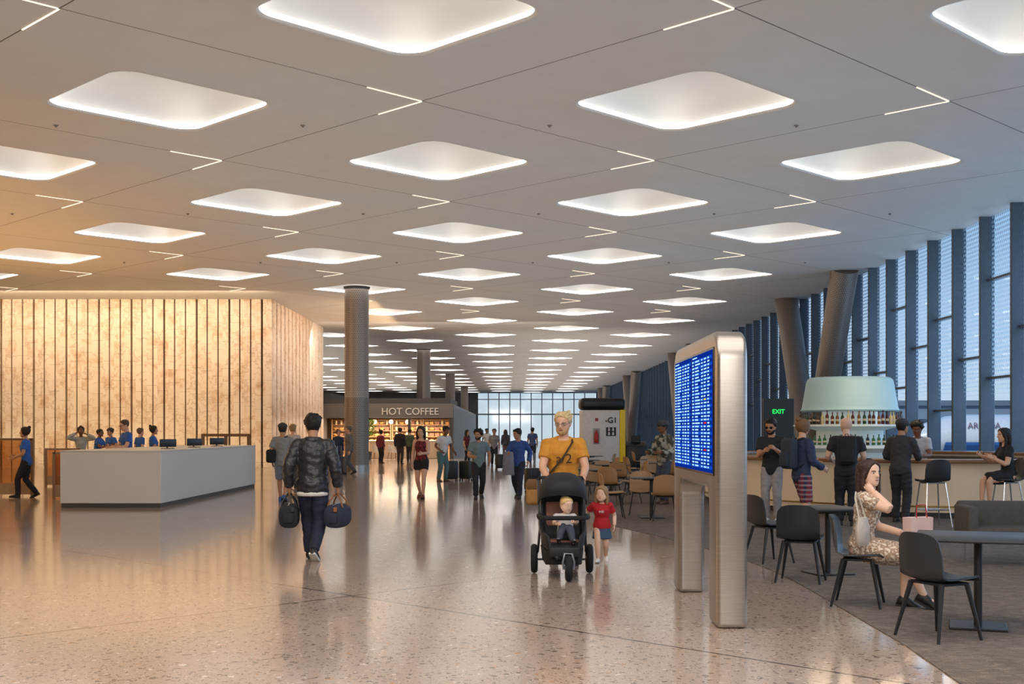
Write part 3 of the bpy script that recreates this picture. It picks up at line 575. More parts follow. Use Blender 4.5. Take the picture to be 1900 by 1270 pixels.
for i in range(-9,6):
    for j in range(-8,38):
        if (i+j)%2==0: continue
        X,Y=cell(i,j)
        if lit(i,j):
            o=[]
            for (x,y) in HOLE:
                k=4.55/(abs(x)+abs(y)); o.append((x*k,y*k))
            R=[[V((X+x,Y+y,ZC)) for x,y in o]]
            for s,z in ((1.22,0),(1.1,-.035),(1.02,-.06),(1.0,-.05),(.99,-.02)): R.append([V((X+x*s,Y+y*s,ZC+z)) for x,y in HOLE])
            mb.loft(R,cap=False)
        else:
            q=clip([(X+4.55,Y),(X,Y+4.55),(X-4.55,Y),(X,Y-4.55)])
            if q: mb.add([(x,y,ZC) for x,y in q],[tuple(range(len(q)))])
struct(mb.build('ceiling',m_ceiling(),smooth=.9))
struct(MB().box(XL,XW,Y0,Y1,ZC+.8,ZC+1.0).build('ceiling_slab',mat('888480',.8),smooth=0))
GLOW=emis('cove_strip','fffaf2',5.6)
t=NT('coffer_shell'); o_,x_,y_,z_=t.obj(); nz=t.noise(o_,2); cc=t.mix(nz,lin('cfcecb'),lin('d7d6d3')); t.bsdf(cc,.6,0,cc,.01); DOME=t.m
def b_light():
    dm=MB(); R=[[V((x*s,y*s,z)) for x,y in HOLE] for s,z in ((1.03,.08),(1.0,.22),(.93,.36),(.8,.49),(.6,.57),(.35,.61),(.02,.62))]; dm.loft(R,cap=False)
    gs=MB(); gs.loft([[V((x*s,y*s,z)) for x,y in HOLE] for s,z in ((.99,-.02),(1.03,.08))],cap=False)
    return [('coffer_shell',dm.mesh('coffer_shell',DOME)),('light_strip',gs.mesh('light_strip',GLOW))]
ORD=['first','second','third','fourth','fifth','sixth','seventh','eighth']
for j in range(-2,36):
    vis=[]
    for i in range(-7,3):
        if not lit(i,j): continue
        X,Y=cell(i,j); vis.append((X,Y,950+(X-1.5)*F/Y<1895 and 950+(X+1.5)*F/Y>5))
    sh=[q for q in vis if q[2]]
    for X,Y,s in vis:
        k=[q[0] for q in sh].index(X) if s else -1
        if j<7 and s: lb='glowing rounded-square ceiling coffer, %s row from the camera, %s from left'%(ORD[j+1],ORD[k])
        else: lb='small far glowing rounded-square ceiling coffer toward the end of the hall'
        inst('light',b_light,'ceiling_light',lb,'ceiling light',(X,Y,ZC),0,'glowing ceiling coffers')
CH=emis('line_glow','ffe9cc',1.7)
def b_chev():
    out=[]
    for sg in (1,-1):
        d=V((-.707,sg*.707,0)); n=V((.707*sg,.707,0)); out.append(('light_bar',MB().loft([[V((0,0,0))+d*k+n*w+V((0,0,z)) for w,z in ((-.011,0),(.011,0),(.011,-.012),(-.011,-.012))] for k in (0.02,1.2)]).mesh('light_bar',CH,smooth=0)))
    return out
for i in range(-6,3):
    for j in range(-3,9):
        if (i+j)%2: continue
        X,Y=cell(i,j)
        if Y<14 or abs(X)>.46*Y+1 or (X<-10 and Y>51): continue
        inst('chev',b_chev,'line_light','thin arrow-shaped line light where the ceiling seams cross','ceiling light',(X,Y,ZC-.002),0,'arrow-shaped line lights')
def b_spr(): return [('rose',MB().lathe([(.045,0),(.045,-.015),(.02,-.02),(.02,-.035),(.03,-.04)],12).mesh('rose',mat('8a8580',.4)))]
for Y in (22.4,31.5,40.6):
    for k in range(-4,3):
        X=.7+4.6*k
        if abs(X)<.44*Y: inst('spr',b_spr,'sprinkler','small round ceiling sprinkler between the coffers','sprinkler',(X,Y,ZC),0,'ceiling sprinklers')
# walls
MARB=m_marble(); SLOT=mat('150d09',.95)
mb=MB(); mb.box(XL,-10.75,52.5,66,0,ZC); mb.cm=1
x=-10.4
k=0
while x>-26:
    w=.41 if k%3 else .38; mb.box(x-w,x,52.0,52.25,0,ZC); x-=.47; k+=1
y=52.3
while y<65.6:
    mb.box(-10.6,-10.4,y+.0,y+.78,0,ZC); y+=.94
struct(mb.build('wall_left',[SLOT,MARB],smooth=0))
struct(MB().box(XL-.3,XL,Y0,Y1,0,ZC+.8).build('wall_far_left',mat('b9a894',.8),smooth=0))
struct(MB().box(XL,XW,Y0-.3,Y0,0,ZC+.8).build('wall_back',mat('c9b8a6',.8),smooth=0))
struct(MB().box(XL,-5.2,Y1-.3,Y1,0,ZC+.8).build('wall_end',mat('7c7875',.8),smooth=0))
struct(MB().box(-26,-11.5,76,120,0,4.0).build('wall_shops',mat('5c5855',.7),smooth=0))
GLASS=m_glass(); MUL=mat('4b5863',.5,0)
gm=MB().add([(0,0,0),(0,2,0),(0,2,ZC),(0,0,ZC)],[(0,1,2,3)]).mesh('window_glass',GLASS,smooth=0)
mm=MB().box(-.30,.08,-.06,.06,0,ZC+.3).mesh('mullion',MUL,smooth=0,bevel=(.01,1)); trs={}
n=0; yy=2.0
while yy<180:
    o=struct(new('window_%d'%n,gm)); o.location=(XW,yy,0); new('mullion',mm,o)
    zs=[(2.2,4.9),(3.6,),(3.0,5.6),(4.2,)][(n*7)%4] 
    for z in zs:
        if z not in trs: trs[z]=MB().box(-.12,.05,.07,1.93,z-.03,z+.03).mesh('transom',MUL,smooth=0)
        new('transom',trs[z],o)
    if 'sill' not in trs: trs['sill']=MB().box(-.14,.06,.07,1.93,0,.15).mesh('sill',MUL,smooth=0)
    new('sill',trs['sill'],o)
    n+=1; yy+=2.0
eg=MB().add([(0,0,0),(1.62,0,0),(1.62,0,ZC),(0,0,ZC)],[(0,1,2,3)]).mesh('window_glass',CLEAR,smooth=0)
em=MB().box(-.07,.07,-.1,.1,0,ZC); em.box(0,1.62,-.08,.08,4.0,4.2); em.box(0,1.62,-.08,.08,6.3,6.42); em=em.mesh('mullion',mat('7a8894',.5),smooth=0)
for k in range(11):
    o=struct(new('window_%d'%n,eg)); o.location=(-5.2+1.62*k,Y1-.1,0); new('mullion',em,o); n+=1
# columns
def b_col():
    return [('shaft',MB().lathe([(.48,.25),(.48,ZC)],32).mesh('shaft',PERF)),('base_ring',MB().lathe([(.5,0),(.5,.25)],32).mesh('base_ring',STEEL)),('top_collar',MB().lathe([(.485,ZC-.1),(.53,ZC-.02),(.53,ZC)],32).mesh('top_collar',mat('2a2826',.7)))]
for Y,lb in ((47.6,'nearest round perforated steel column right of the marble wall'),(83.6,'second round perforated steel column above the coffee shop'),(119.6,'third round perforated steel column down the hall'),(155.6,'farthest round perforated steel column down the hall')):
    inst('col',b_col,'column',lb,'column',(-6.15,Y,0))
for q,Y in enumerate((47.4,83.4,119.4,155.4)):
    for sg,nm in ((-1,'leaning toward the camera'),(1,'leaning away from the camera')):
        r=thing('leaning_column','slanted perforated column %s, %s pair along the window wall'%(nm,ORD[q]),'column',(11.85,Y+sg*.15,0))
        L=math.hypot(4.4,ZC); a=-sg*math.atan2(4.4,ZC)
        if 'lc' not in CACHE: CACHE['lc']=[MB().lathe([(.44,.3),(.49,L+.1)],32).mesh('shaft',m_perf(.46)),MB().lathe([(.45,-.05),(.45,.3)],32).mesh('base_ring',STEEL)]
        for nme,me in zip(('shaft','base_ring'),CACHE['lc']): o=new(nme,me,r); o.rotation_euler=(a,0,0)
# ================================================================ display kiosk
r=thing('information_display','freestanding brushed steel flight information display on two legs','display',(1.78,11.0,0))
def arc(cx,cy,R,a0,a1,n=8): return [(cx+R*math.cos(a0+(a1-a0)*k/n),cy+R*math.sin(a0+(a1-a0)*k/n)) for k in range(n+1)]
hy=1.3; H=2.42
poly=[(-hy,0),(-hy+.42,0)]+arc(-hy+.42+.16,1.12-.16,.16,PI,PI/2)+arc(hy-.42-.16,1.12-.16,.16,PI/2,0)+[(hy-.42,0),(hy,0)]+arc(hy-.24,H-.24,.24,0,PI/2)+arc(-hy+.24,H-.24,.24,PI/2,PI)
MB().prism(poly,-.125,.125,Matrix(((0,0,1,0),(1,0,0,0),(0,1,0,0),(0,0,0,1)))).build('housing',STEEL,r,bevel=(.04,4),smooth=.5)
MB().box(-.135,-.12,-1.17,1.12,1.23,2.29).build('screen_bezel',mat('0c0d10',.2),r,bevel=(.004,1))
SC=emis('screen_blue','0b2f9a',.9); SC2=emis('screen_band','1650c8',1.0); ST=emis('screen_text','a8d8ff',1.3); SY=emis('screen_yellow','e8c840',1.3); SR=emis('screen_red','e03030',1.3)
sc=MB(); tx=MB()
for c0,c1 in ((-1.14,-.05),(.01,1.09)):
    sc.cm=0; sc.box(-.139,-.134,c0,c1,1.25,2.27)
    for k in range(33):
        z=2.215-.0288*k; sc.cm=1
        if k%2==0: sc.box(-.1405,-.138,c0+.01,c1-.01,z-.0125,z+.0125)
        yq=c1-.03
        for wds in (.12,.3,.1,.14,.12):
            q=yq; e=yq-wds*random.uniform(.5,.95)
            while q>e:
                w=random.uniform(.006,.013); tx.cm=1 if (k==12 and wds==.14 and c0<0) else 2 if (k in(19,27) and wds==.14 and c0<0) else 0
                tx.box(-.1425,-.1405,q-w,q,z-.0065,z+.0065); q-=w+.006
            yq-=wds+.045
    tx.cm=0; tx.box(-.1425,-.1395,c1-.3,c1-.05,2.243,2.253)
sc.build('screen',[SC,SC2],r,smooth=0); tx.build('screen_rows',[ST,SY,SR],r,smooth=0)
# ================================================================ furniture
def b_chair(sm,lm,seat=.45,leg='taper'):
    def f():
        pr=[(-.23,-.02,.38),(-.2,.005,.43),(-.1,.0,.46),(.02,-.008,.47),(.12,-.008,.46),(.18,.02,.45),(.215,.09,.45),(.235,.2,.45),(.25,.3,.42),(.262,.37,.35)]
        ns=9; vs=[]; 
        for y,z,w in pr:
            bk=max(0,min(1,(z-.0)/.12)) if y>.1 else 0
            for i in range(ns):
                s=-1+2*i/(ns-1); vs.append((s*w/2,y-.05*bk*s*s,seat+z+.022*(1-bk)*s*s-(.03*s**4 if y>.26 else 0)))
        fs=[(k*ns+i,k*ns+i+1,(k+1)*ns+i+1,(k+1)*ns+i) for k in range(len(pr)-1) for i in range(ns-1)]
        out=[('shell',MB().add(vs,fs).mesh('shell',sm,sol=.016,smooth=1.2))]
        fm=MB(); fm.box(-.17,.17,-.14,.13,seat-.035,seat-.012); out.append(('seat_frame',fm.mesh('seat_frame',lm,bevel=(.008,1))))
        for sx in (1,-1):
            for y0,y1 in ((-.13,-.21),(.12,.22)):
                out.append(('leg',MB().tube([(sx*.16,y0,seat-.02),(sx*.23,y1,.0)],[.021,.012] if leg=='taper' else [.012,.011],8).mesh('leg',lm)))
        if seat>.6: out.append(('footrest',MB().tube([(-.20,-.17,.28),(.20,-.17,.28),(.205,.18,.28),(-.205,.18,.28),(-.20,-.17,.28)],.009,6).mesh('footrest',lm)))
        return out
    return f
SHB=mat('2b2e31',.45,0,.1); TAN=mat('a88259',.5,0,.12)
CB=b_chair(SHB,BLK)
for lb,x,y,rz in (('black shell chair nearest the camera at the big black table',3.28,9.25,2.0),('black shell chair under the woman in floral dress',3.17,11.0,1.2),('black shell chair with its back to camera left of the seated woman',3.05,12.7,2.75),('black shell chair just right of the information display',3.12,14.6,1.9)):
    inst('cb',CB,'chair',lb,'chair',(x,y,.008),rz,'black shell chairs')
def b_table(w,d,tm,h=.74):
    def f(): return [('tabletop',MB().box(-w/2,w/2,-d/2,d/2,h-.022,h).mesh('tabletop',tm,bevel=(.006,2))),('column',MB().lathe([(.032,.02),(.032,h-.05)],16).mesh('column',BLK)),('base',MB().box(-.22,.22,-.22,.22,0,.018).mesh('base',BLK,bevel=(.006,1))),('bracket',MB().box(-.16,.16,-.16,.16,h-.05,h-.022).mesh('bracket',BLK))]
    return f
TB=mat('26282b',.45,0,.1)
inst('t1',b_table(.95,.95,TB),'table','large square black cafe table in front of the seated woman','table',(3.78,9.75,.008),-.35)
inst('t2',b_table(.62,.8,TB),'table','small black cafe table behind the seated woman','table',(3.52,13.4,.008),.25)
CT=b_chair(TAN,BLK,.45,'thin')
tabs=[(2.55,22.0),(1.95,26.5),(4.3,36.0),(2.5,30.4),(5.8,39.0),(2.6,41),(5.4,44.5),(4.05,32.3),(2.2,35.2)]
tl=['nearest dark cafe table beside the display','second dark cafe table behind the girl','dark cafe table in mid tan area','third dark cafe table in the tan chair area','dark cafe table near the window side','dark cafe table in front of the gate pylon','farthest dark cafe table by the windows','dark cafe table behind the camouflage man','dark cafe table left before the gate pylon']
for q,(x,y) in enumerate(tabs):
    inst('t3',b_table(.75,.75,TB),'table',tl[q],'table',(x,y,.008),.2*q)
    for s,(dx,dy,rz,ps) in enumerate(((-.72,-.1,PI/2+.2,'left of'),(.15,-.72,PI-.15,'in front of'),(.7,.1,-PI/2,'right of'),(-.1,.75,.1,'behind'))):
        if q%3==2 and s==1: continue
        inst('ct',CT,'chair','tan shell chair %s the %s'%(ps,tl[q]),'chair',(x+dx,y+dy,.008),rz+random.uniform(-.3,.3),'tan shell cafe chairs')
BS=b_chair(SHB,CHROME,.75,'thin')
inst('bs',BS,'bar_stool','black shell bar stool with its back to camera at the bar','stool',(7.0,20.0,.008),PI+.15,'bar stools')
inst('bs',BS,'bar_stool','black shell bar stool under the woman in black dress','stool',(8.33,20.2,.008),-1.5,'bar stools')
inst('bs',BS,'bar_stool','empty black bar stool between the bald man and suit man','stool',(6.1,21.0,.008),PI-.1,'bar stools')
r=thing('lounge_bench','dark grey upholstered bench with thin chrome legs at right edge','bench',(6.4,14.3,.008),-.12)
MB().box(-1.0,1.0,-.35,.35,.28,.46).build('seat_cushion',cloth('4a4744'),r,bevel=(.04,3)); MB().box(-1.0,1.0,.22,.36,.4,.74).build('backrest',cloth('4a4744'),r,bevel=(.04,3)); MB().box(-1.02,-.9,-.35,.36,.28,.7).build('armrest',cloth('4a4744'),r,bevel=(.03,3))
for x in (-.9,.9):
    for y in (-.3,.3): MB().tube([(x,y,.3),(x,y,0)],.011,8).build('leg',CHROME,r)
# bags by seated woman
r=thing('tote_bag','white tote bag hanging at the side of the seated woman in floral dress','bag',(3.12,10.70,.58),.9)
MB().loft([[V((w*math.cos(2*PI*i/16),d*math.sin(2*PI*i/16),z)) for i in range(16)] for z,w,d in ((0,.08,.035),(.04,.115,.05),(.16,.12,.05),(.25,.09,.025))]).build('bag_body',cloth('c3b9ac'),r); MB().tube([(-.07,0,.23),(-.04,.05,.42),(.02,.07,.47),(.05,.05,.42),(.07,0,.23)],.009,6).build('handle',cloth('c3b9ac'),r)
r=thing('shopping_bag','pale pink paper shopping bag with red handles on the lap of seated woman','bag',(3.62,10.72,.57),.4)
MB().loft([[V((-w,-d,z)),V((w,-d,z)),V((w,d,z)),V((-w,d,z))] for z,w,d in ((0,.12,.05),(.26,.125,.055))]).build('bag_body',mat('d8b9b0',.6),r); MB().tube([(-.06,-.05,.25),(-.05,-.04,.37),(.05,-.04,.37),(.06,-.05,.25)],.006,6).build('handle',mat('a3262c',.6),r)
# ================================================================ bar
BX,BY,RX,RY=8.7,27.0,4.4,5.4
def sweep(prof,n=72): 
    return [[V(((RX+o)*math.cos(2*PI*i/n),(RY+o)*math.sin(2*PI*i/n),z)) for i in range(n)] for o,z in prof]
r=thing('bar_counter','curved island bar with wood top and lit beige front','bar',(BX,BY,.008))
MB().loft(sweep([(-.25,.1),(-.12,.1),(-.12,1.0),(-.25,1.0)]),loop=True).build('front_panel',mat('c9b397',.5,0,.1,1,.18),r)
MB().loft(sweep([(-.3,0),(-.18,0),(-.18,.1),(-.3,.1)]),loop=True).build('plinth',DARK,r)
MB().loft(sweep([(-.75,1.0),(.12,1.0),(.12,1.07),(-.75,1.07)]),loop=True).build('countertop',WOOD,r,bevel=(.012,2))
MB().loft(sweep([(-.85,.0),(-.75,.0),(-.75,.95),(-.85,.95)]),loop=True).build('inner_panel',mat('4a4038',.6),r)
MB().loft(sweep([(-.06,.2),(-.03,.2),(-.03,.23),(-.06,.23)]),loop=True).build('foot_rail',mat('a98b55',.3,.8),r)
TX,TY=7.5,26.7
BLUE=mat('a3c6cc',.45,0,.05,2,.03); PALE=mat('cfdcdc',.4,0,.05,2,.05)
r=thing('bar_tower','pale blue drum tower with bottle shelves rising inside the bar','bar shelving',(TX,TY,.008))
MB().lathe([(1.0,0),(1.0,1.12),(1.15,1.2),(1.32,1.22),(1.32,1.28),(1.0,1.28)],48).build('lower_shelf',PALE,r)
MB().lathe([(.72,1.28),(.72,1.6),(.95,1.66),(1.22,1.69),(1.22,1.73),(.7,1.73)],48).build('upper_shelf',PALE,r)
MB().lathe([(.6,1.73),(.6,2.1)],32).build('core',mat('c9d6d4',.3,0,.1,2,.3),r)
MB().lathe([(1.0,2.02),(1.05,2.02),(1.065,2.05),(1.04,2.08),(1.03,2.12),(.94,2.66),(.92,2.72),(.86,2.77),(.3,2.79),(.05,2.79),(.05,2.72),(.8,2.7),(.95,2.35),(1.0,2.02)],56).build('canopy',BLUE,r)
BC=['3a2010','22381a','6a4416','b8a878','1c2418','4a1c14','141618']; LBL=mat('b8ac94',.6)
for lv,(zz,RR,hh,cnt,nm) in enumerate(((1.745,1.10,.30,31,'upper'),(1.295,1.16,.26,28,'lower'))):
    for k in range(cnt):
        c=random.choice(BC) if lv==0 else random.choice(BC[1:2]+BC[4:5]+['2f5a32','2f5a32'])
        key=('bot',c,lv)
        if key not in CACHE:
            q=MB().lathe([(.034,0),(.037,.01),(.037,hh*.6),(.013,hh*.76),(.013,hh*.98),(.016,hh)],10); q.cm=1; q.lathe([(.038,hh*.25),(.038,hh*.42)],10); CACHE[key]=q.mesh('bottle',[mat(c,.12,0,.2,20,.03),LBL])
        a=-PI+PI*(k+.5)/cnt+random.uniform(-.012,.012); o=new('bottle',CACHE[key]); o.location=(TX+RR*math.cos(a),TY+RR*math.sin(a),zz); o.scale=(1,1,random.uniform(.75,1.0)); tag(o,'spirit bottle standing on the %s ring shelf of the blue bar tower'%nm,'bottle','bottles on the %s bar shelf'%nm)
# exit pylon, gate pylon
r=thing('exit_sign','dark pylon with green EXIT lettering beyond the bar','sign',(8.75,39.5,.008))
MB().box(-.5,.5,-.1,.1,0,2.65).build('pylon',mat('2e3230',.5),r,bevel=(.01,1)); o=new('lettering',textmesh('EXIT',.2,emis('exit_green','30e868',1.3),.01,.004),r); o.location=(-.02,-.12,2.22); o.rotation_euler=(PI/2,0,0)
r=thing('gate_pylon','white gate pylon with black top and yellow side marked -G1','sign',(3.7,50,.008),.05)
MB().box(-.85,.72,-.5,.5,.3,2.45).build('white_case',WHITE,r,bevel=(.04,2)); MB().box(-.9,.95,-.55,.55,2.45,2.95).build('black_top',BLKM,r,bevel=(.16,4)); MB().box(.73,.95,-.52,.52,.3,2.46).build('yellow_side',mat('e0bb22',.4,0,.1,8,.1),r,bevel=(.02,2)); MB().box(-.8,.9,-.45,.45,0,.3).build('plinth',DARK,r)
o=new('lettering',textmesh('-G1',.32,mat('1c1c1e',.5),.008,.006),r); o.location=(.36,-.51,2.02); o.rotation_euler=(PI/2,0,0)
pg=MB(); pg.box(.15,.56,-.515,-.505,1.38,1.74); pg.cm=1
for a,b in ((.18,1.42),(.35,1.42),(.18,1.59),(.35,1.59)): pg.ell((a+.09,-.515,b+.11),(.03,.006,.03),8,6); pg.box(a+.05,a+.13,-.52,-.514,b,b+.08)
pg.build('pictogram_panel',[mat('17181a',.4),WHITE],r); MB().box(-.3,-.18,-.53,-.5,2.0,2.12).build('red_sign',mat('b02a26',.4),r)
MB().lathe([(.08,1.1),(.09,1.14),(.09,1.44),(.05,1.52),(.04,1.58),(.04,1.62)],14,Matrix.Translation((-.25,-.56,0))).build('fire_extinguisher',mat('b3201c',.3),r); MB().box(-.38,-.12,-.515,-.5,1.04,1.7).build('extinguisher_niche',mat('a8a49e',.5),r)
r=thing('gate_desk','low black sloping gate desk beside the white gate pylon','desk',(5.2,50.5,.008))
MB().loft([[V((-.45,y0,z)),V((.45,y0,z)),V((.45,y1,z)),V((-.45,y1,z))] for z,y0,y1 in ((0,-.4,.4),(.95,-.35,.4),(1.15,.05,.4))]).build('desk_body',BLKM,r,bevel=(.03,2)); MB().box(-.2,.2,-.05,0,1.1,1.4).build('monitor',BLKM,r,bevel=(.01,1))
# ================================================================ white desk and checkpoint
r=thing('reception_desk','long white L-fronted desk with dark plinth in front of marble wall','desk',(-8.35,29.6,0))
MB().box(-1.05,1.05,-4.6,4.6,.09,1.17).build('desk_body',mat('dfd9d0',.5,0,.03,1),r,bevel=(.008,1)); MB().box(-1.03,1.03,-4.58,4.58,0,.09).build('plinth',mat('4f4a44',.5),r); MB().box(-1.06,1.06,-4.61,4.61,1.17,1.19).build('desk_top',mat('e3ddd4',.4),r)
def b_mon(): return [('screen_panel',MB().box(-.22,.22,-.02,.02,.04,.22).mesh('screen_panel',BLKM,bevel=(.01,2))),('stand',MB().tube([(0,0.02,.12),(0,.03,.02)],.02,8).mesh('stand',BLK)),('foot',MB().box(-.12,.12,-.08,.1,0,.015).mesh('foot',BLK))]
for k,(x,y,rz) in enumerate(((-7.9,27.6,.9),(-7.9,29.9,.9),(-7.9,32.2,.8))): inst('mon',b_mon,'monitor','dark monitor on the white desk, %s from the near corner'%ORD[k],'monitor',(x,y,1.19),rz,'monitors on the white desk')
def b_bar(w,h):
    def f():
        return [('glass_panel',MB().box(-w/2,w/2,-.01,.01,.25,h-.04).mesh('glass_panel',m_clear('e6c9a8'))),('post',MB().box(-w/2-.03,-w/2+.03,-.03,.03,0,h).mesh('post',mat('8a6f55',.4,.3))),('post',MB().box(w/2-.03,w/2+.03,-.03,.03,0,h).mesh('post',mat('8a6f55',.4,.3))),('rail',MB().box(-w/2,w/2,-.03,.03,h-.05,h).mesh('rail',mat('8a6f55',.4,.3))),('kick_panel',MB().box(-w/2,w/2,-.02,.02,.05,.32).mesh('kick_panel',mat('a98c6c',.5)))]
    return f
inst('ba',b_bar(.9,1.1),'glass_barrier','glass barrier panel right of the far left officer','barrier',(-10.35,28.4,0),.2); inst('ba2',b_bar(1.0,1.42),'glass_barrier','taller glass barrier panel at the left edge behind the officer','barrier',(-12.2,29.3,0),0); inst('ba',b_bar(.9,1.1),'glass_barrier','glass barrier panel further back behind the hoodie woman','barrier',(-12.9,34.5,0),.2)
r=thing('scanner_arch','low wooden screening frame behind the white desk','frame',(-10.0,42.0,0)); 
for x in (-.8,.0,.8): MB().box(x-.05,x+.05,-.05,.05,0,1.45).build('post',mat('7c5a3c',.5),r)
MB().box(-.85,.85,-.06,.06,1.4,1.5).build('rail',mat('7c5a3c',.5),r)
# ================================================================ coffee shop
r=thing('coffee_shop','dark coffee shop unit with HOT COFFEE sign on its fascia','shop',(-7.1,68,0))
FAS=mat('64605d',.45)
MB().box(-4.1,3.8,-.15,.25,2.32,3.15).build('fascia',FAS,r,bevel=(.02,1)); MB().box(-4.3,3.6,.25,9,2.9,3.45).build('roof',mat('444240',.6),r)
MB().box(-4.1,3.75,4.0,4.2,0,2.9).build('back_wall',mat('8a6f54',.7),r); MB().box(3.62,3.8,.25,42,0,3.1).build('side_wall',mat('6b6865',.35),r); MB().box(-4.1,-3.9,.0,4,0,2.5).build('end_wall',FAS,r)
for x in (-3.9,-1.2,1.3,3.65): MB().box(x-.08,x+.08,-.1,.1,0,2.35).build('post',mat('3a3836',.5),r)
o=new('lettering',textmesh('HOT COFFEE',.55,mat('c6c0b8',.4,0,.1,8,.06),.04,.003),r); o.location=(1.35,-.2,2.68); o.rotation_euler=(PI/2,0,0)
MB().box(-1.1,3.4,.9,1.6,0,1.0).build('counter',mat('b09c84',.5),r,bevel=(.02,1)); MB().box(-1.15,3.45,.85,1.65,1.0,1.05).build('counter_top',mat('d8d0c4',.4),r,bevel=(.01,1))
WD2=m_wood('8f6a48','b38a62')
def b_shelf():
    out=[('shelf_frame',MB().box(-.88,-.82,-.2,.2,0,2.3).box(.82,.88,-.2,.2,0,2.3).box(-.88,.88,.16,.2,0,2.3).mesh('shelf_frame',WD2,smooth=0))]
    for z in (.9,1.25,1.6,1.95,2.25): out.append(('shelf_board',MB().box(-.82,.82,-.2,.16,z-.02,z+.02).mesh('shelf_board',WD2,smooth=0)))
    return out
gm1=MB().ell((0,0,.09),(.15,.11,.09),10,6).mesh('bread_loaf',mat('cf9c58',.6,0,.3)); gm2=MB().lathe([(.06,0),(.07,.02),(.07,.18),(.04,.24)],10).mesh('jar',mat('dccaa4',.3,0,.3)); gm3=MB().box(-.13,.13,-.1,.1,0,.2).mesh('carton',mat('8c6048',.6,0,.3),bevel=(.01,1))
for k in range(4):
    X=-9.85+1.8*k; inst('shelf',b_shelf,'display_shelf','wooden display shelf unit in the coffee shop, %s from left'%ORD[k],'shelf',(X,71.6,0),0,'coffee shop shelves')
    for z in (.925,1.275,1.625,1.975):
        for q in range(5):
            me,nm,lb=random.choice(((gm1,'bread_loaf','brown bread loaf on a coffee shop shelf'),(gm1,'bread_loaf','brown bread loaf on a coffee shop shelf'),(gm2,'jar','pale jar on a coffee shop shelf'),(gm3,'carton','red brown carton on a coffee shop shelf')))
            o=new(nm,me); o.location=(X-.62+.31*q,71.55,z); tag(o,lb,nm.split('_')[-1],nm.replace('_',' ')+'s on the coffee shop shelves')
def b_tub(): return [('tub_shell',MB().lathe([(.2,.42),(.28,.4),(.31,.55),(.3,.8),(.27,.8),(.27,.5),(.05,.46)],20).mesh('tub_shell',mat('cfc8bd',.5)))]+[('leg',MB().tube([(.2*a,.2*b,.42),(.24*a,.24*b,0)],[.018,.012],6).mesh('leg',WOOD)) for a in (1,-1) for b in (1,-1)]
inst('tub',b_tub,'tub_chair','white tub chair in front of coffee shop, left one','chair',(-7.3,65.6,0),0); inst('tub',b_tub,'tub_chair','white tub chair in front of coffee shop, right one','chair',(-6.5,65.9,0),.5)
r=thing('potted_tree','small green potted tree at the coffee shop corner','plant',(-8.0,66.6,0)); MB().lathe([(.2,0),(.26,.45),(.22,.45),(.2,.4)],16).build('pot',DARK,r); MB().tube([(0,0,.4),(.03,0,1.0),(0,.02,1.5)],[.03,.025,.02],8).build('trunk',WOOD,r)
mb=MB()
for k in range(160):
    a=random.uniform(0,2*PI); q=random.uniform(0,.5); z=1.35+random.uniform(0,.85); c=V((q*math.cos(a),q*math.sin(a),z)); d=V((random.uniform(-1,1),random.uniform(-1,1),random.uniform(-.5,.8))).normalized()*.13; s=d.orthogonal().normalized()*.05
    mb.add([c-d,c+s,c+d,c-s],[(0,1,2,3)])
mb.build('foliage',mat('6f8f2c',.6,0,.3),r,smooth=0)
def b_pend(): return [('globe',MB().ell((0,0,0),.13,12,8).mesh('globe',emis('globe_glow','ffe0a0',4))),('cord',MB().tube([(0,0,.12),(0,0,.75)],.008,5).mesh('cord',BLK))]
for k in range(4): inst('pend',b_pend,'pendant_lamp','round warm pendant globe in the coffee shop','lamp',(-8.9+.95*k,69.6,2.12),0,'coffee shop pendants')
# ================================================================ outside
struct(MB().box(12.9,600,-200,700,-4.9,-4.6).build('ground',mat('a8a8a6',.9),smooth=0)); struct(MB().box(-300,12.9,182.2,700,-4.9,-4.6).build('ground_end',mat('a8a8a6',.9),smooth=0))
r=thing('aircraft','white parked airliner with blue belly seen through the windows','aircraft',(49.5,86,1.35),.0)
WP=mat('e8e9ea',.3)
MB().loft([[V((x,R*math.cos(2*PI*i/24),zc+R*math.sin(2*PI*i/24))) for i in range(24)] for x,R,zc in ((-21.5,.1,-.35),(-21,.5,-.3),(-20,.95,-.15),(-18.5,1.3,0),(-17,1.42,0),(8,1.42,0),(14,.9,.4),(18,.3,.8))]).build('fuselage',WP,r)
MB().loft([[V((x,-1.2,-.8)),V((x,-1.44,-.55)),V((x,-1.44,-.75)),V((x,-1.0,-1.15))] for x in (-19,10)]).build('belly_stripe',mat('2f5f9e',.4),r)
w=MB()
for k in range(34): w.box(-16+.75*k,-15.7+.75*k,-1.47,-1.38,-.2,.12)
w.build('cabin_windows',mat('2a3340',.2),r); MB().prism([(-4,-1),(2,-1),(6,-13),(4,-13)],-.9,-.7).build('wing',WP,r); MB().prism([(13,.5),(18,.5),(19,5),(16.5,5)],-.12,.12,Matrix(((1,0,0,0),(0,0,1,0),(0,1,0,0),(0,0,0,1)))).build('tail_fin',mat('2f5f9e',.4),r)
for x in (-17,0): 
    MB().tube([(x,0,-1.2),(x,0,-5.9)],.18,8).build('landing_gear',DARK,r)
o=new('lettering',textmesh('ARLDUA',.6,mat('8a6a72',.5),.02,.0),r); o.location=(-16.3,-1.5,.6); o.rotation_euler=(PI/2,0,0)
r=thing('terminal_building','low distant blue-grey terminal building beyond the apron','building',(90,190,-4.6)); MB().box(-40,60,-8,8,0,10).build('building_body',mat('8294a5',.7),r); MB().box(-41,61,-9,9,10,10.8).build('roof',mat('6a7886',.7),r)
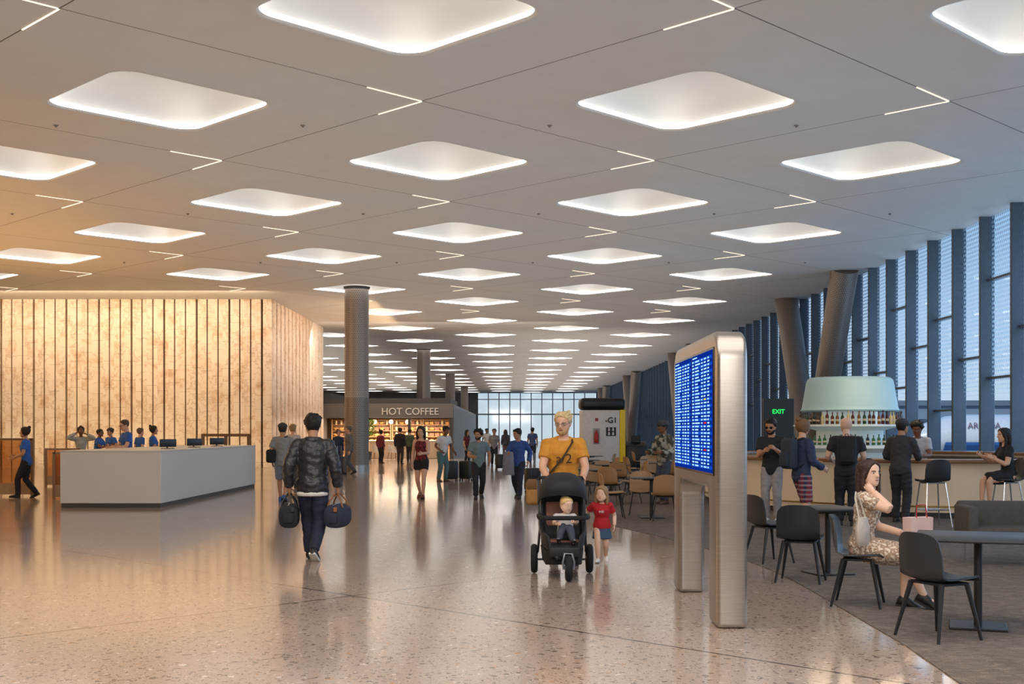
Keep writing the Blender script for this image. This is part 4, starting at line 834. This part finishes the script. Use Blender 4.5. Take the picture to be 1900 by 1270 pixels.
for k in range(20): MB().box(-38+4.8*k,-35+4.8*k,-8.1,-8.0,3,8).build('window',mat('46586a',.2),r)
# ================================================================ light
w=bpy.data.worlds.new('sky'); scene.world=w; w.use_nodes=True; nt=w.node_tree; nt.nodes.clear()
o=nt.nodes.new('ShaderNodeOutputWorld'); b=nt.nodes.new('ShaderNodeBackground'); tc=nt.nodes.new('ShaderNodeTexCoord'); sx=nt.nodes.new('ShaderNodeSeparateXYZ'); rp=nt.nodes.new('ShaderNodeValToRGB')
nt.links.new(tc.outputs['Generated'],sx.inputs[0]); nt.links.new(sx.outputs[2],rp.inputs[0]); nt.links.new(rp.outputs[0],b.inputs[0]); nt.links.new(b.outputs[0],o.inputs[0]); b.inputs[1].default_value=1.15
e=rp.color_ramp.elements; e[0].position=0; e[0].color=lin('dde7f0'); e[1].position=.6; e[1].color=lin('6f9ccf'); q=e.new(.18); q.color=lin('a6caec')
def area(loc,rot,sx,sy,c,en,name='lamp'):
    l=bpy.data.lights.new(name,'AREA'); l.shape='RECTANGLE'; l.size=sx; l.size_y=sy; l.color=lin(c)[:3]; l.energy=en; ob=bpy.data.objects.new(name,l); col.objects.link(ob); ob.location=loc; ob.rotation_euler=rot; return ob
area((-1,7,7.2),(0,0,0),14,8,'fff6ee',900)  # added overhead fill out of view, brightens the near floor
area((0,37,2.9),(PI,0,0),19,50,'fff6ee',950)  # added unseen upward fill, brightens the ceiling over the near hall
area((4,118,2.9),(PI,0,0),12,100,'fff2e6',2500)  # unseen upward panel added to lift the far ceiling
area((-17,118,4.4),(PI,0,0),14,96,'fff0e0',2300)  # another unseen uplight, added for the dark ceiling behind the shops
area((-17.5,48.5,6.9),(R_(55),0,0),15,.5,'ffe0b6',430)
area((-17.5,50.0,.3),(R_(150),0,0),15,.4,'ffdc9a',90)
area((-5.6,58,6.4),(R_(0),R_(72),0),.4,11,'ffd2a0',330)
area((-15,32,2.6),(PI,0,0),6,22,'ffc486',430)  # unseen warm uplight added to tint the ceiling at left
area((-21,30,5.0),(R_(0),R_(-62),0),3,24,'ffca7c',700)  # warm fill added beyond the left edge, for floor and people
area((-7,69.5,2.25),(0,0,0),6,1.5,'ffe4c4',1000)
area((-4,62,6.5),(R_(50),0,0),14,1,'fff0e0',350)
area((7.5,24.2,3.6),(0,0,0),3,1,'ffe0b8',60)
area((14.2,24,4),(0,R_(90),0),5,36,'c0dcf8',1600)  # added cool panel outside the glass, boosts the blue daylight
area((0,-4,5.5),(R_(68),0,0),12,3,'fff6ee',850)  # soft front fill added behind the camera for the figures
sl=bpy.data.lights.new('sun','SUN'); sl.energy=2.2; sl.color=(1,.9,.78); sl.angle=.02; so=bpy.data.objects.new('sun',sl); col.objects.link(so); so.rotation_euler=V((.5,.8,-.38)).to_track_quat('-Z','Y').to_euler()
cam=bpy.data.cameras.new('camera'); co=bpy.data.objects.new('camera',cam); col.objects.link(co); co.location=(0,0,1.6); co.rotation_euler=(PI/2,0,0)
cam.lens=36*F/1900; cam.sensor_width=36; cam.shift_y=165/1900; cam.clip_end=1500; scene.camera=co
if ZOOM:
    zx,zy,zk=ZOOM; cam.lens*=zk; cam.shift_x=(zx-950)*zk/1900; cam.shift_y=(800-zy)*zk/1900
scene.view_settings.view_transform='Standard'
